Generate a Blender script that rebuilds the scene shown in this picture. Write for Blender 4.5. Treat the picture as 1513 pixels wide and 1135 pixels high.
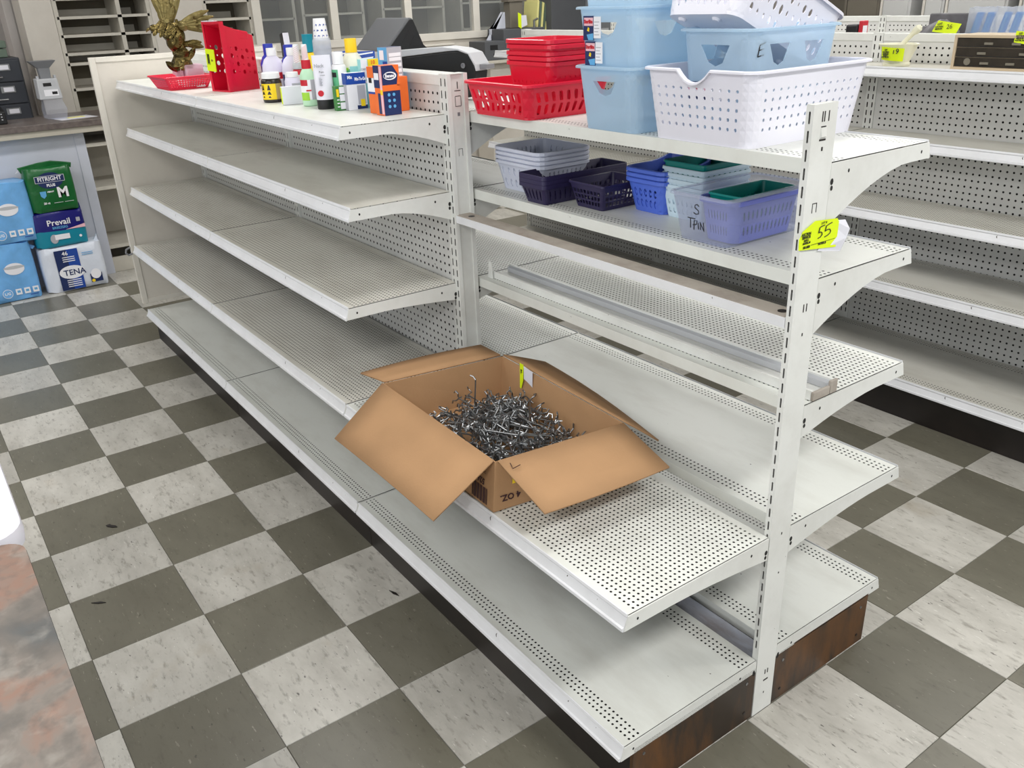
import bpy, math, random
from mathutils import Vector, Matrix, Euler
PI = math.pi
random.seed(7)
SC = bpy.context.scene
for o in list(bpy.data.objects):
    bpy.data.objects.remove(o)

# ------------------------------------------------------------------ camera
CAMPOS = (0.95922, -1.3531, 1.59823)
cam_data = bpy.data.cameras.new('camera')
cam = bpy.data.objects.new('camera', cam_data)
SC.collection.objects.link(cam)
cam_data.sensor_width = 36.0
cam_data.lens = 1272.962 * 36.0 / 1513.0
cam_data.clip_start = 0.02
def _rod(r):
    v = Vector(r)
    return Matrix.Rotation(v.length, 3, v.normalized())
_R = _rod((1.83852134, 0.911787957, -0.637115744))       # world -> (right, down, forward)
_Rc = _R.transposed()
_M = Matrix((( _Rc[0][0], -_Rc[0][1], -_Rc[0][2]),
             ( _Rc[1][0], -_Rc[1][1], -_Rc[1][2]),
             ( _Rc[2][0], -_Rc[2][1], -_Rc[2][2])))
cam.matrix_world = Matrix.Translation(CAMPOS) @ _M.to_4x4()
SC.camera = cam

# ------------------------------------------------------------------ light and exposure
w = bpy.data.worlds.new('sky'); SC.world = w
w.use_nodes = True
w.node_tree.nodes['Background'].inputs[0].default_value = (0.80, 0.90, 1.0, 1)
w.node_tree.nodes['Background'].inputs[1].default_value = 0.4
SC.view_settings.view_transform = 'Standard'
SC.view_settings.look = 'None'
SC.view_settings.gamma = 1.0
SC.view_settings.use_curve_mapping = False
SC.view_settings.exposure = 0.27
CEIL = 3.0
def area(name, loc, rot, sx, sy, power, col):
    l = bpy.data.lights.new(name, 'AREA'); l.shape = 'RECTANGLE'; l.size = sx; l.size_y = sy
    l.energy = power; l.color = col
    o = bpy.data.objects.new(name, l); o.location = loc; o.rotation_euler = rot
    SC.collection.objects.link(o); return o
# daylight through the shop front windows (+X wall) and the window on the left aisle side (-Y wall)
area('daylight_front', (4.40, 0.0, 1.75), (0, PI/2, 0), 2.0, 6.0, 26, (0.93, 0.97, 1.0))
area('daylight_side', (0.6, -4.1, 1.75), (PI/2, 0, 0), 4.6, 1.9, 40, (0.93, 0.97, 1.0))
TROFFERS = [(-4.9, -2.4), (-4.9, 2.8)]+[(x, y) for x in (-2.9, -0.6, 1.7) for y in (-2.6, 0.2, 3.0, 5.2)]  # unseen far pair added to brighten the counter and back window frames
TPOW = {-4.9: 24.0, -2.9: 24.0, -0.6: 15.0, 1.7: 38.0}

# ------------------------------------------------------------------ helpers
def lin(c):
    c = c/255.0
    return c/12.92 if c <= 0.04045 else ((c+0.055)/1.055)**2.4
def rgb(r, g, b): return (lin(r), lin(g), lin(b), 1.0)
MATS = {}
def mat(name, col, rough=0.5, metal=0.0, spec=0.5, var=0.0, vscale=8.0, bump=0.0, bscale=60.0, alpha=None, coat=0.0):
    m = bpy.data.materials.new(name); m.use_nodes = True
    nt = m.node_tree; b = nt.nodes['Principled BSDF']
    b.inputs['Base Color'].default_value = col
    b.inputs['Roughness'].default_value = rough
    b.inputs['Metallic'].default_value = metal
    b.inputs['Specular IOR Level'].default_value = spec
    b.inputs['Coat Weight'].default_value = coat
    tc = nt.nodes.new('ShaderNodeTexCoord')
    if var > 0:
        n = nt.nodes.new('ShaderNodeTexNoise'); n.inputs['Scale'].default_value = vscale; n.inputs['Detail'].default_value = 5
        nt.links.new(tc.outputs['Object'], n.inputs['Vector'])
        r = nt.nodes.new('ShaderNodeValToRGB')
        r.color_ramp.elements[0].position = 0.3; r.color_ramp.elements[1].position = 0.7
        r.color_ramp.elements[0].color = tuple(x*(1-var) for x in col[:3]) + (1,)
        r.color_ramp.elements[1].color = tuple(min(1, x*(1+var*0.35)) for x in col[:3]) + (1,)
        nt.links.new(n.outputs['Fac'], r.inputs['Fac']); nt.links.new(r.outputs['Color'], b.inputs['Base Color'])
    if bump > 0:
        n2 = nt.nodes.new('ShaderNodeTexNoise'); n2.inputs['Scale'].default_value = bscale; n2.inputs['Detail'].default_value = 4
        nt.links.new(tc.outputs['Object'], n2.inputs['Vector'])
        bp = nt.nodes.new('ShaderNodeBump'); bp.inputs['Strength'].default_value = bump; bp.inputs['Distance'].default_value = 0.01
        nt.links.new(n2.outputs['Fac'], bp.inputs['Height']); nt.links.new(bp.outputs['Normal'], b.inputs['Normal'])
    if alpha is not None:
        t = nt.nodes.new('ShaderNodeBsdfTransparent'); t.inputs[0].default_value = alpha[0]
        tl = nt.nodes.new('ShaderNodeBsdfTranslucent'); tl.inputs[0].default_value = col
        m1 = nt.nodes.new('ShaderNodeMixShader'); m1.inputs[0].default_value = 0.45
        m2 = nt.nodes.new('ShaderNodeMixShader'); m2.inputs[0].default_value = alpha[1]
        out = nt.nodes['Material Output']
        nt.links.new(b.outputs[0], m1.inputs[1]); nt.links.new(tl.outputs[0], m1.inputs[2])
        nt.links.new(m1.outputs[0], m2.inputs[1]); nt.links.new(t.outputs[0], m2.inputs[2])
        nt.links.new(m2.outputs[0], out.inputs['Surface'])
    return m

def scuffed(name, col, dirt, amount=0.35, scale=5.0, rough=0.38, streak=(1, 1, 1), chip=True):
    """painted steel with soft dirt clouds and small dark chips"""
    m = bpy.data.materials.new(name); m.use_nodes = True
    nt = m.node_tree; b = nt.nodes['Principled BSDF']; L = nt.links.new
    tc = nt.nodes.new('ShaderNodeTexCoord')
    mp = nt.nodes.new('ShaderNodeMapping'); mp.inputs['Scale'].default_value = streak
    L(tc.outputs['Object'], mp.inputs['Vector'])
    n = nt.nodes.new('ShaderNodeTexNoise'); n.inputs['Scale'].default_value = scale; n.inputs['Detail'].default_value = 7; n.inputs['Roughness'].default_value = 0.65
    L(mp.outputs[0], n.inputs['Vector'])
    r = nt.nodes.new('ShaderNodeValToRGB'); r.color_ramp.elements[0].position = 0.45; r.color_ramp.elements[1].position = 0.8
    r.color_ramp.elements[0].color = (0, 0, 0, 1); r.color_ramp.elements[1].color = (amount, amount, amount, 1)
    L(n.outputs['Fac'], r.inputs['Fac'])
    mx = nt.nodes.new('ShaderNodeMix'); mx.data_type = 'RGBA'
    mx.inputs[6].default_value = col; mx.inputs[7].default_value = dirt
    L(r.outputs['Color'], mx.inputs[0])
    last = mx.outputs[2]
    if chip:
        n2 = nt.nodes.new('ShaderNodeTexNoise'); n2.inputs['Scale'].default_value = 38; n2.inputs['Detail'].default_value = 3
        L(tc.outputs['Object'], n2.inputs['Vector'])
        r2 = nt.nodes.new('ShaderNodeValToRGB'); r2.color_ramp.elements[0].position = 0.745; r2.color_ramp.elements[1].position = 0.765
        L(n2.outputs['Fac'], r2.inputs['Fac'])
        mx2 = nt.nodes.new('ShaderNodeMix'); mx2.data_type = 'RGBA'; mx2.inputs[7].default_value = rgb(70, 66, 60)
        L(last, mx2.inputs[6]); L(r2.outputs['Color'], mx2.inputs[0]); last = mx2.outputs[2]
    L(last, b.inputs['Base Color'])
    b.inputs['Roughness'].default_value = rough
    return m

def tile_mat(name, base, dark, light, fleck=0.8, stain=None):
    """vinyl tile: streaky flecks along the tile, grime and scuffs; each tile offset at random"""
    m = bpy.data.materials.new(name); m.use_nodes = True
    nt = m.node_tree; b = nt.nodes['Principled BSDF']; L = nt.links.new
    tc = nt.nodes.new('ShaderNodeTexCoord'); oi = nt.nodes.new('ShaderNodeObjectInfo')
    mul = nt.nodes.new('ShaderNodeVectorMath'); mul.operation = 'SCALE'; mul.inputs[0].default_value = (31, 17, 7)
    L(oi.outputs['Random'], mul.inputs['Scale'])
    add = nt.nodes.new('ShaderNodeVectorMath'); add.operation = 'ADD'
    L(tc.outputs['Object'], add.inputs[0]); L(mul.outputs[0], add.inputs[1])
    def noise(scale, stretch, detail):
        mp = nt.nodes.new('ShaderNodeMapping'); mp.inputs['Scale'].default_value = stretch
        L(add.outputs[0], mp.inputs['Vector'])
        n = nt.nodes.new('ShaderNodeTexNoise'); n.inputs['Scale'].default_value = scale; n.inputs['Detail'].default_value = detail
        n.inputs['Roughness'].default_value = 0.62
        L(mp.outputs[0], n.inputs['Vector']); return n
    def step(n, a, c, top=1.0):
        r = nt.nodes.new('ShaderNodeValToRGB'); r.color_ramp.elements[0].position = a; r.color_ramp.elements[1].position = c
        r.color_ramp.elements[0].color = (0, 0, 0, 1); r.color_ramp.elements[1].color = (top, top, top, 1)
        L(n.outputs['Fac'], r.inputs['Fac']); return r.outputs['Color']
    def mix(prev, fac, col):
        x = nt.nodes.new('ShaderNodeMix'); x.data_type = 'RGBA'; L(fac, x.inputs[0])
        if isinstance(prev, tuple): x.inputs[6].default_value = prev
        else: L(prev, x.inputs[6])
        x.inputs[7].default_value = col; return x.outputs[2]
    c = mix(base, step(noise(5, (1, 2.2, 1), 6), 0.35, 0.75, 0.5), dark)
    c = mix(c, step(noise(24, (1.0, 2.8, 1), 4), 0.55, 0.70, 0.62*fleck), dark)
    c = mix(c, step(noise(32, (1.0, 4.0, 1), 3), 0.66, 0.72, 0.85*fleck), light)
    c = mix(c, step(noise(40, (1.0, 2.4, 1), 3), 0.675, 0.715, 0.8*fleck), tuple(x*0.3 for x in dark[:3])+(1,))
    if stain: c = mix(c, step(noise(2.6, (1, 1.4, 1), 6), 0.60, 0.80, 0.6), stain)
    hv = nt.nodes.new('ShaderNodeHueSaturation')
    mr = nt.nodes.new('ShaderNodeMapRange'); mr.inputs[3].default_value = 0.90; mr.inputs[4].default_value = 1.07
    L(oi.outputs['Random'], mr.inputs[0]); L(mr.outputs[0], hv.inputs['Value']); L(c, hv.inputs['Color'])
    L(hv.outputs[0], b.inputs['Base Color'])
    b.inputs['Roughness'].default_value = 0.34
    return m

COL = SC.collection
def wloc(o):
    v = Vector((0, 0, 0))
    while o is not None:
        v = v + o.location; o = o.parent
    return v
def tagit(o, label=None, cat=None, group=None, kind=None):
    if label: o['label'] = label
    if cat: o['category'] = cat
    if group: o['group'] = group
    if kind: o['kind'] = kind
    return o
def thing(name, label, cat, loc=(0, 0, 0), rz=0.0, group=None):
    o = bpy.data.objects.new(name, None); o.empty_display_size = 0.05
    o.location = loc; o.rotation_euler = (0, 0, rz); COL.objects.link(o)
    return tagit(o, label, cat, group)
def dup(root, loc=None, rz=None, label=None, group=None, scale=None):
    r = root.copy(); COL.objects.link(r)
    if loc is not None: r.location = loc
    if rz is not None: r.rotation_euler = (0, 0, rz)
    if scale is not None: r.scale = scale
    if label: r['label'] = label
    if group: r['group'] = group
    for ch in list(root.children):
        c = ch.copy(); COL.objects.link(c); c.parent = r
        for g in list(ch.children):
            d = g.copy(); COL.objects.link(d); d.parent = c
    return r

class MB:
    def __init__(s): s.v = []; s.f = []; s.m = []; s.d = {}
    def add(s, vs, fs, mi=0):
        k = len(s.v); s.v += [tuple(p) for p in vs]
        s.f += [tuple(i+k for i in f) for f in fs]; s.m += [mi]*len(fs); return s
    def vid(s, p):
        key = (round(p[0], 5), round(p[1], 5), round(p[2], 5))
        i = s.d.get(key)
        if i is None:
            i = len(s.v); s.v.append(tuple(p)); s.d[key] = i
        return i
    def face(s, pts, mi=0):
        ids = [s.vid(p) for p in pts]; u = []
        for i in ids:
            if i not in u: u.append(i)
        if len(u) > 2: s.f.append(tuple(u)); s.m.append(mi)
    def box(s, x0, x1, y0, y1, z0, z1, mi=0):
        return s.add([(x0,y0,z0),(x1,y0,z0),(x1,y1,z0),(x0,y1,z0),(x0,y0,z1),(x1,y0,z1),(x1,y1,z1),(x0,y1,z1)],
                     [(3,2,1,0),(4,5,6,7),(0,1,5,4),(1,2,6,5),(2,3,7,6),(3,0,4,7)], mi)
    def prism(s, pts, ax, a, b, mi=0):
        """closed 2-D outline swept from a to b along axis 'x','y' or 'z'"""
        n = len(pts)
        def P(p, t): return {'x': (t, p[0], p[1]), 'y': (p[0], t, p[1]), 'z': (p[0], p[1], t)}[ax]
        vs = [P(p, a) for p in pts] + [P(p, b) for p in pts]
        fs = [(i, (i+1) % n, (i+1) % n+n, i+n) for i in range(n)] + [tuple(range(n))[::-1], tuple(range(n, 2*n))]
        return s.add(vs, fs, mi)
    def loft(s, rings, mi=0, c0=True, c1=True, closed=True):
        n = len(rings[0]); vs = [p for r in rings for p in r]; fs = []
        for k in range(len(rings)-1):
            for i in range(n if closed else n-1):
                j = (i+1) % n; fs.append((k*n+i, k*n+j, (k+1)*n+j, (k+1)*n+i))
        if c0: fs.append(tuple(range(n))[::-1])
        if c1: fs.append(tuple(range((len(rings)-1)*n, len(rings)*n)))
        return s.add(vs, fs, mi)
    def lathe(s, prof, c=(0, 0, 0), n=20, mi=0, sx=1.0, sy=1.0):
        return s.loft([[(c[0]+r*sx*math.cos(2*PI*i/n), c[1]+r*sy*math.sin(2*PI*i/n), c[2]+z) for i in range(n)] for r, z in prof], mi)
    def tube(s, path, r, n=6, mi=0):
        P = [Vector(p) for p in path]; rings = []
        up = Vector((0, 0, 1)); t0 = (P[1]-P[0]).normalized()
        if abs(t0.dot(up)) > 0.9: up = Vector((1, 0, 0))
        u = t0.cross(up).normalized()
        for i, p in enumerate(P):
            t = ((P[min(i+1, len(P)-1)]-P[max(i-1, 0)])).normalized()
            u = (u - t*u.dot(t)).normalized(); vv = t.cross(u)
            rr = r[i] if isinstance(r, (list, tuple)) else r
            rings.append([tuple(p+u*rr*math.cos(2*PI*k/n)+vv*rr*math.sin(2*PI*k/n)) for k in range(n)])
        return s.loft(rings, mi)
    def cell(s, P, u0, um, u1, v0, vm, v1, hole, mi=0):
        """one perforated cell of a surface P(u,v); hole = 8 offsets in -1..1 or None"""
        B = [(u1,vm),(u1,v1),(um,v1),(u0,v1),(u0,vm),(u0,v0),(um,v0),(u1,v0)]
        if hole is None:
            s.face([P(*b) for b in (B[5], B[6], B[7], B[0], B[1], B[2], B[3], B[4])], mi); return
        H = [(um+(h[0]*(u1-um) if h[0] > 0 else h[0]*(um-u0)), vm+(h[1]*(v1-vm) if h[1] > 0 else h[1]*(vm-v0))) for h in hole]
        for i in range(8):
            j = (i+1) % 8
            s.face([P(*B[i]), P(*B[j]), P(*H[j]), P(*H[i])], mi)
    def mesh(s, name, mats, off=None, smooth=False):
        me = bpy.data.meshes.new(name)
        v = s.v if off is None else [(p[0]-off[0], p[1]-off[1], p[2]-off[2]) for p in s.v]
        me.from_pydata(v, [], s.f)
        if not isinstance(mats, (list, tuple)): mats = [mats]
        for m in mats: me.materials.append(m)
        if len(mats) > 1: me.polygons.foreach_set('material_index', s.m)
        if smooth:
            me.polygons.foreach_set('use_smooth', [True]*len(me.polygons))
        me.update(); return me
    def build(s, name, mats, parent=None, world=False, smooth=False, bevel=0.0, seg=2, solid=0.0, subd=0, sharp=35):
        """world=True: verts are world coordinates and the (unrotated) parent's place is subtracted"""
        off = wloc(parent) if (world and parent is not None) else None
        me = s.mesh(name, mats, off, smooth)
        o = bpy.data.objects.new(name, me); COL.objects.link(o)
        if parent is not None: o.parent = parent
        if solid:
            md = o.modifiers.new('solid', 'SOLIDIFY'); md.thickness = solid; md.offset = 0
        if bevel:
            md = o.modifiers.new('bevel', 'BEVEL'); md.width = bevel; md.segments = seg; md.limit_method = 'ANGLE'; md.angle_limit = math.radians(40)
        if subd:
            md = o.modifiers.new('subd', 'SUBSURF'); md.levels = subd; md.render_levels = subd
        if smooth and not subd:
            me.set_sharp_from_angle(angle=math.radians(sharp))
        return o

def H_round(f, g=None):
    g = f if g is None else g
    q = 0.7071
    return [(f,0),(f*q,g*q),(0,g),(-f*q,g*q),(-f,0),(-f*q,-g*q),(0,-g),(f*q,-g*q)]
def H_rect(f, g, k=0.92):
    return [(f,0),(f*k,g*k),(0,g),(-f*k,g*k),(-f,0),(-f*k,-g*k),(0,-g),(f*k,-g*k)]
def H_slant(f, g, sh):
    return [(x+sh*y, y) for x, y in H_rect(f, g, 0.85)]
H_smile = [(0.50,0.45),(0.58,0.85),(0,0.85),(-0.58,0.85),(-0.50,0.45),(-0.30,-0.50),(0,-0.78),(0.30,-0.50)]

def lettering(txt, size, m, parent, loc, rot=(PI/2, 0, 0), align='CENTER', name='lettering', bold=0.0, sx=1.0, world=False, label=None):
    cu = bpy.data.curves.new('t', 'FONT'); cu.body = txt; cu.size = size; cu.align_x = align; cu.align_y = 'CENTER'
    cu.extrude = 0.0002; cu.offset = bold; cu.resolution_u = 2
    t = bpy.data.objects.new('t', cu); COL.objects.link(t)
    dg = bpy.context.evaluated_depsgraph_get(); dg.update()
    me = bpy.data.meshes.new_from_object(t.evaluated_get(dg))
    bpy.data.objects.remove(t); bpy.data.curves.remove(cu)
    me.name = name; me.materials.clear(); me.materials.append(m)
    for v in me.vertices: v.co.x *= sx
    o = bpy.data.objects.new(name, me); COL.objects.link(o)
    l = Vector(loc)
    if parent is not None:
        o.parent = parent
        if world: l = l - wloc(parent)
    o.location = l; o.rotation_euler = rot
    if label: o['label'] = label
    return o
def stroke(pts, r, m, parent, name='handwriting', world=False):
    mb = MB()
    for p in pts: mb.tube(p, r, 5)
    return mb.build(name, m, parent, world=world)

# ------------------------------------------------------------------ materials
M = MATS
M['paint'] = scuffed('white_paint', rgb(226, 227, 223), rgb(165, 162, 152), 0.4, 4.0)
M['deck'] = scuffed('shelf_paint', rgb(226, 228, 222), rgb(182, 178, 168), 0.45, 3.0, streak=(1, 3, 1))
M['deckold'] = scuffed('dusty_shelf_paint', rgb(216, 214, 205), rgb(172, 166, 154), 0.55, 3.0, streak=(1, 3, 1))
M['rail'] = scuffed('price_rail_paint', rgb(230, 231, 234), rgb(178, 176, 174), 0.25, 5.0, rough=0.3)
M['peg'] = scuffed('pegboard_paint', rgb(215, 215, 212), rgb(180, 178, 172), 0.3, 3.0)
M['cream'] = scuffed('cream_panel', rgb(214, 208, 198), rgb(180, 172, 160), 0.4, 3.0, chip=False)
M['creamtrim'] = mat('cream_trim', rgb(220, 215, 205), 0.45, var=0.06)
M['brown'] = scuffed('rusty_brown_steel', rgb(52, 42, 34), rgb(132, 84, 36), 0.85, 8.0, rough=0.5, streak=(1, 1, 0.3), chip=False)
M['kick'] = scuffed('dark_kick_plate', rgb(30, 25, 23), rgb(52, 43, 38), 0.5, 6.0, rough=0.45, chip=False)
M['pan'] = mat('dark_steel_pan', rgb(34, 33, 31), 0.8)  # dark tone painted in for the shade seen through holes
M['steel'] = scuffed('bare_steel', rgb(120, 122, 128), rgb(80, 66, 54), 0.7, 7.0, rough=0.4, streak=(1, 3, 3), chip=False)
M['barsteel'] = scuffed('galvanised_bar', rgb(168, 172, 184), rgb(110, 92, 74), 0.7, 7.0, rough=0.35, streak=(1, 3, 3), chip=False)
M['chrome'] = mat('chrome_wire', rgb(150, 152, 154), 0.28, 0.9, var=0.2, vscale=30)
M['dust'] = scuffed('dusty_top', rgb(168, 160, 150), rgb(112, 100, 90), 0.8, 9.0, rough=0.8, chip=False)
M['black'] = mat('black_plastic', rgb(13, 14, 17), 0.45, var=0.1)
M['ink'] = mat('black_ink', rgb(18, 18, 20), 0.6)
M['darkgrey'] = mat('dark_grey_plastic', rgb(84, 86, 90), 0.45, var=0.06)
M['midgrey'] = mat('grey_plastic', rgb(126, 128, 132), 0.45, var=0.06)
M['lightgrey'] = mat('light_grey_plastic', rgb(190, 192, 196), 0.4, var=0.04)
M['white'] = mat('white_plastic', rgb(229, 228, 238), 0.32, var=0.03)
M['whitecap'] = mat('white_cap', rgb(240, 240, 242), 0.35)
M['lavwhite'] = mat('white_jug_plastic', rgb(226, 222, 240), 0.35)
M['red'] = mat('red_plastic', rgb(218, 18, 52), 0.32, coat=0.1)
M['pinkred'] = mat('coral_red_plastic', rgb(228, 42, 72), 0.35)
M['navy'] = mat('navy_plastic', rgb(40, 33, 72), 0.4)
M['blue'] = mat('blue_plastic', rgb(82, 112, 214), 0.35)
M['perib'] = mat('periwinkle_plastic', rgb(112, 122, 206), 0.35)
M['greywhite'] = mat('grey_white_plastic', rgb(208, 212, 228), 0.38)
M['paleblue'] = mat('pale_blue_plastic', rgb(202, 222, 234), 0.4)
M['teal'] = mat('teal_plastic', rgb(0, 128, 122), 0.35)
M['bluebin'] = mat('translucent_blue_plastic', rgb(222, 238, 248), 0.3, alpha=((0.86, 0.94, 1.0, 1), 0.46))
M['clear'] = mat('frosted_clear_plastic', rgb(226, 230, 242), 0.25, alpha=((0.96, 0.97, 1.0, 1), 0.74))
M['card'] = mat('cardboard', rgb(178, 140, 103), 0.85, spec=0.2, var=0.10, vscale=6, bump=0.05, bscale=200)
M['cardin'] = mat('cardboard_inside', rgb(176, 130, 84), 0.85, spec=0.2, var=0.10, vscale=5)
M['cardink'] = mat('box_print', rgb(62, 34, 38), 0.8)
M['neon'] = mat('neon_yellow_paper', rgb(222, 244, 6), 0.6)
M['paper'] = mat('white_paper', rgb(226, 226, 234), 0.6)
M['gold'] = mat('antique_gold', rgb(112, 98, 58), 0.2, 0.95, var=0.75, vscale=28, bump=0.5, bscale=70)
M['goldlight'] = mat('pale_gold_feather', rgb(138, 124, 76), 0.3, 0.7, var=0.4, vscale=28, bump=0.3, bscale=80)
M['foam'] = mat('white_foam', rgb(236, 232, 232), 0.8)
M['pinkwrap'] = mat('pale_pink_wrap', rgb(236, 208, 222), 0.35, alpha=((1, 0.95, 0.98, 1), 0.3))
M['granite'] = mat('grey_brown_laminate', rgb(112, 102, 98), 0.4, var=0.35, vscale=40)
M['woodtrim'] = mat('cream_wood_trim', rgb(198, 192, 178), 0.55, var=0.1)
M['panelblue'] = mat('pale_panel', rgb(206, 210, 222), 0.5, var=0.04)
M['wallpaint'] = mat('wall_paint', rgb(206, 200, 196), 0.8, var=0.05)
M['ceil'] = mat('ceiling_board', rgb(226, 224, 218), 0.9, var=0.05)
M['shelfwood'] = mat('aged_white_shelving', rgb(205, 200, 188), 0.55, var=0.1)
M['shelfback'] = mat('dark_shelf_back', rgb(104, 97, 82), 0.7, var=0.12)  # shade of the unlit shelf backs is put into this colour
M['filecab'] = mat('charcoal_steel', rgb(46, 50, 58), 0.4, var=0.1)
M['olive'] = mat('olive_green_box', rgb(96, 112, 98), 0.6)
M['glass'] = mat('window_glass', rgb(230, 235, 238), 0.05, alpha=((0.95, 0.96, 0.96, 1), 0.86))
M['lamp'] = mat('lamp_diffuser', rgb(250, 250, 250), 0.5)
M['pack_blue'] = mat('blue_film', rgb(118, 182, 240), 0.3, var=0.22, vscale=9, bump=1.0, bscale=9)
M['pack_green'] = mat('green_film', rgb(14, 98, 44), 0.3, var=0.2, vscale=8, bump=1.0, bscale=10)
M['pack_navy'] = mat('navy_film', rgb(22, 22, 112), 0.3, bump=0.3, bscale=16)
M['pack_teal'] = mat('teal_film', rgb(18, 136, 160), 0.3, bump=0.3, bscale=16)
M['pack_white'] = mat('white_film', rgb(222, 228, 240), 0.3, var=0.06, bump=1.0, bscale=10)
M['printblue'] = mat('print_blue', rgb(24, 70, 160), 0.45)
M['printnavy'] = mat('print_navy', rgb(18, 40, 92), 0.45)
M['printred'] = mat('print_red', rgb(196, 24, 44), 0.45)
M['printpink'] = mat('print_pink', rgb(240, 190, 200), 0.45)
M['printwhite'] = mat('print_white', rgb(240, 240, 245), 0.45)
M['printgrey'] = mat('print_grey', rgb(176, 176, 184), 0.5)
M['printorange'] = mat('print_orange', rgb(238, 112, 40), 0.45)
M['printyellow'] = mat('print_yellow', rgb(246, 212, 24), 0.45)
M['printgreen'] = mat('print_green', rgb(60, 128, 62), 0.45)
M['printlime'] = mat('print_lime', rgb(160, 214, 60), 0.45)
M['printteal'] = mat('print_teal', rgb(60, 160, 176), 0.45)
M['aqua'] = mat('print_aqua', rgb(150, 214, 214), 0.45)
M['skyblue'] = mat('print_sky_blue', rgb(96, 170, 220), 0.45)
M['deepblue'] = mat('deep_blue_cap', rgb(30, 52, 170), 0.35)
M['tealcap'] = mat('teal_cap', rgb(20, 140, 160), 0.35)
M['yellowcap'] = mat('yellow_cap', rgb(250, 206, 20), 0.4)
M['paleliquid'] = mat('pale_liquid', rgb(232, 232, 214), 0.3)
M['mint'] = mat('mint_bottle', rgb(190, 230, 196), 0.35)
M['greenbottle'] = mat('green_bottle', rgb(90, 180, 130), 0.35)
M['darkjar'] = mat('dark_amber_jar', rgb(36, 28, 20), 0.25)
M['porcelain'] = mat('cream_porcelain', rgb(232, 230, 206), 0.35)
M['beige'] = mat('beige_plastic', rgb(204, 184, 154), 0.5)
M['smoke'] = mat('smoked_plastic', rgb(58, 52, 44), 0.2, var=0.25, vscale=30)
M['lightsmoke'] = mat('pale_smoke', rgb(130, 124, 110), 0.3)
M['bagclear'] = mat('clear_bag_film', rgb(220, 224, 232), 0.2, alpha=((0.97, 0.98, 1.0, 1), 0.55), bump=0.6, bscale=40)
M['bagblue'] = mat('bright_blue_plastic', rgb(24, 136, 214), 0.35)
M['graybag'] = mat('grey_bag', rgb(110, 108, 112), 0.5, var=0.3, vscale=25)
M['maroon'] = mat('maroon', rgb(90, 30, 50), 0.4)
M['yellowflag'] = mat('yellow_note', rgb(232, 226, 150), 0.6)
M['fridge'] = mat('appliance_white', rgb(204, 204, 202), 0.4, var=0.05)
M['taupe'] = mat('taupe_panel', rgb(116, 110, 98), 0.5, var=0.08)
M['tilel'] = tile_mat('light_vinyl', rgb(197, 194, 186), rgb(120, 115, 106), rgb(214, 212, 205), 1.0, stain=rgb(150, 130, 98))
M['tiled'] = tile_mat('grey_green_vinyl', rgb(112, 109, 96), rgb(88, 84, 73), rgb(164, 161, 148), 0.7)
def laminate():
    m = bpy.data.materials.new('stone_pattern_laminate'); m.use_nodes = True
    nt = m.node_tree; b = nt.nodes['Principled BSDF']; L = nt.links.new
    tc = nt.nodes.new('ShaderNodeTexCoord')
    def n(s, d, dist=1.0, off=0):
        mp = nt.nodes.new('ShaderNodeMapping'); mp.inputs['Location'].default_value = (off, off*2, 0); L(tc.outputs['Object'], mp.inputs[0])
        x = nt.nodes.new('ShaderNodeTexNoise'); x.inputs['Scale'].default_value = s; x.inputs['Detail'].default_value = d
        x.inputs['Distortion'].default_value = dist; L(mp.outputs[0], x.inputs['Vector']); return x.outputs['Fac']
    r = nt.nodes.new('ShaderNodeValToRGB'); e = r.color_ramp.elements
    e[0].position = 0.30; e[0].color = rgb(84, 88, 90); e[1].position = 0.72; e[1].color = rgb(150, 120, 106)
    for p, c in ((0.42, rgb(112, 106, 100)), (0.50, rgb(128, 120, 113)), (0.58, rgb(142, 112, 98)), (0.64, rgb(132, 118, 108))):
        q = e.new(p); q.color = c
    L(n(7, 12, 0.5), r.inputs[0])
    r2 = nt.nodes.new('ShaderNodeValToRGB'); r2.color_ramp.elements[0].position = 0.52; r2.color_ramp.elements[1].position = 0.74
    r2.color_ramp.elements[1].color = (0.55, 0.55, 0.55, 1)
    L(n(26, 10, 0.3, 3), r2.inputs[0])
    mx = nt.nodes.new('ShaderNodeMix'); mx.data_type = 'RGBA'; L(r2.outputs[0], mx.inputs[0]); L(r.outputs[0], mx.inputs[6]); mx.inputs[7].default_value = rgb(168, 164, 156)
    r3 = nt.nodes.new('ShaderNodeValToRGB'); r3.color_ramp.elements[0].position = 0.48; r3.color_ramp.elements[1].position = 0.70
    r3.color_ramp.elements[1].color = (0.6, 0.6, 0.6, 1)
    L(n(48, 12, 0.2, 7), r3.inputs[0])
    my = nt.nodes.new('ShaderNodeMix'); my.data_type = 'RGBA'; L(r3.outputs[0], my.inputs[0]); L(mx.outputs[2], my.inputs[6]); my.inputs[7].default_value = rgb(92, 88, 84)
    L(my.outputs[2], b.inputs['Base Color']); b.inputs['Roughness'].default_value = 0.4
    return m
M['laminate'] = laminate()

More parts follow.
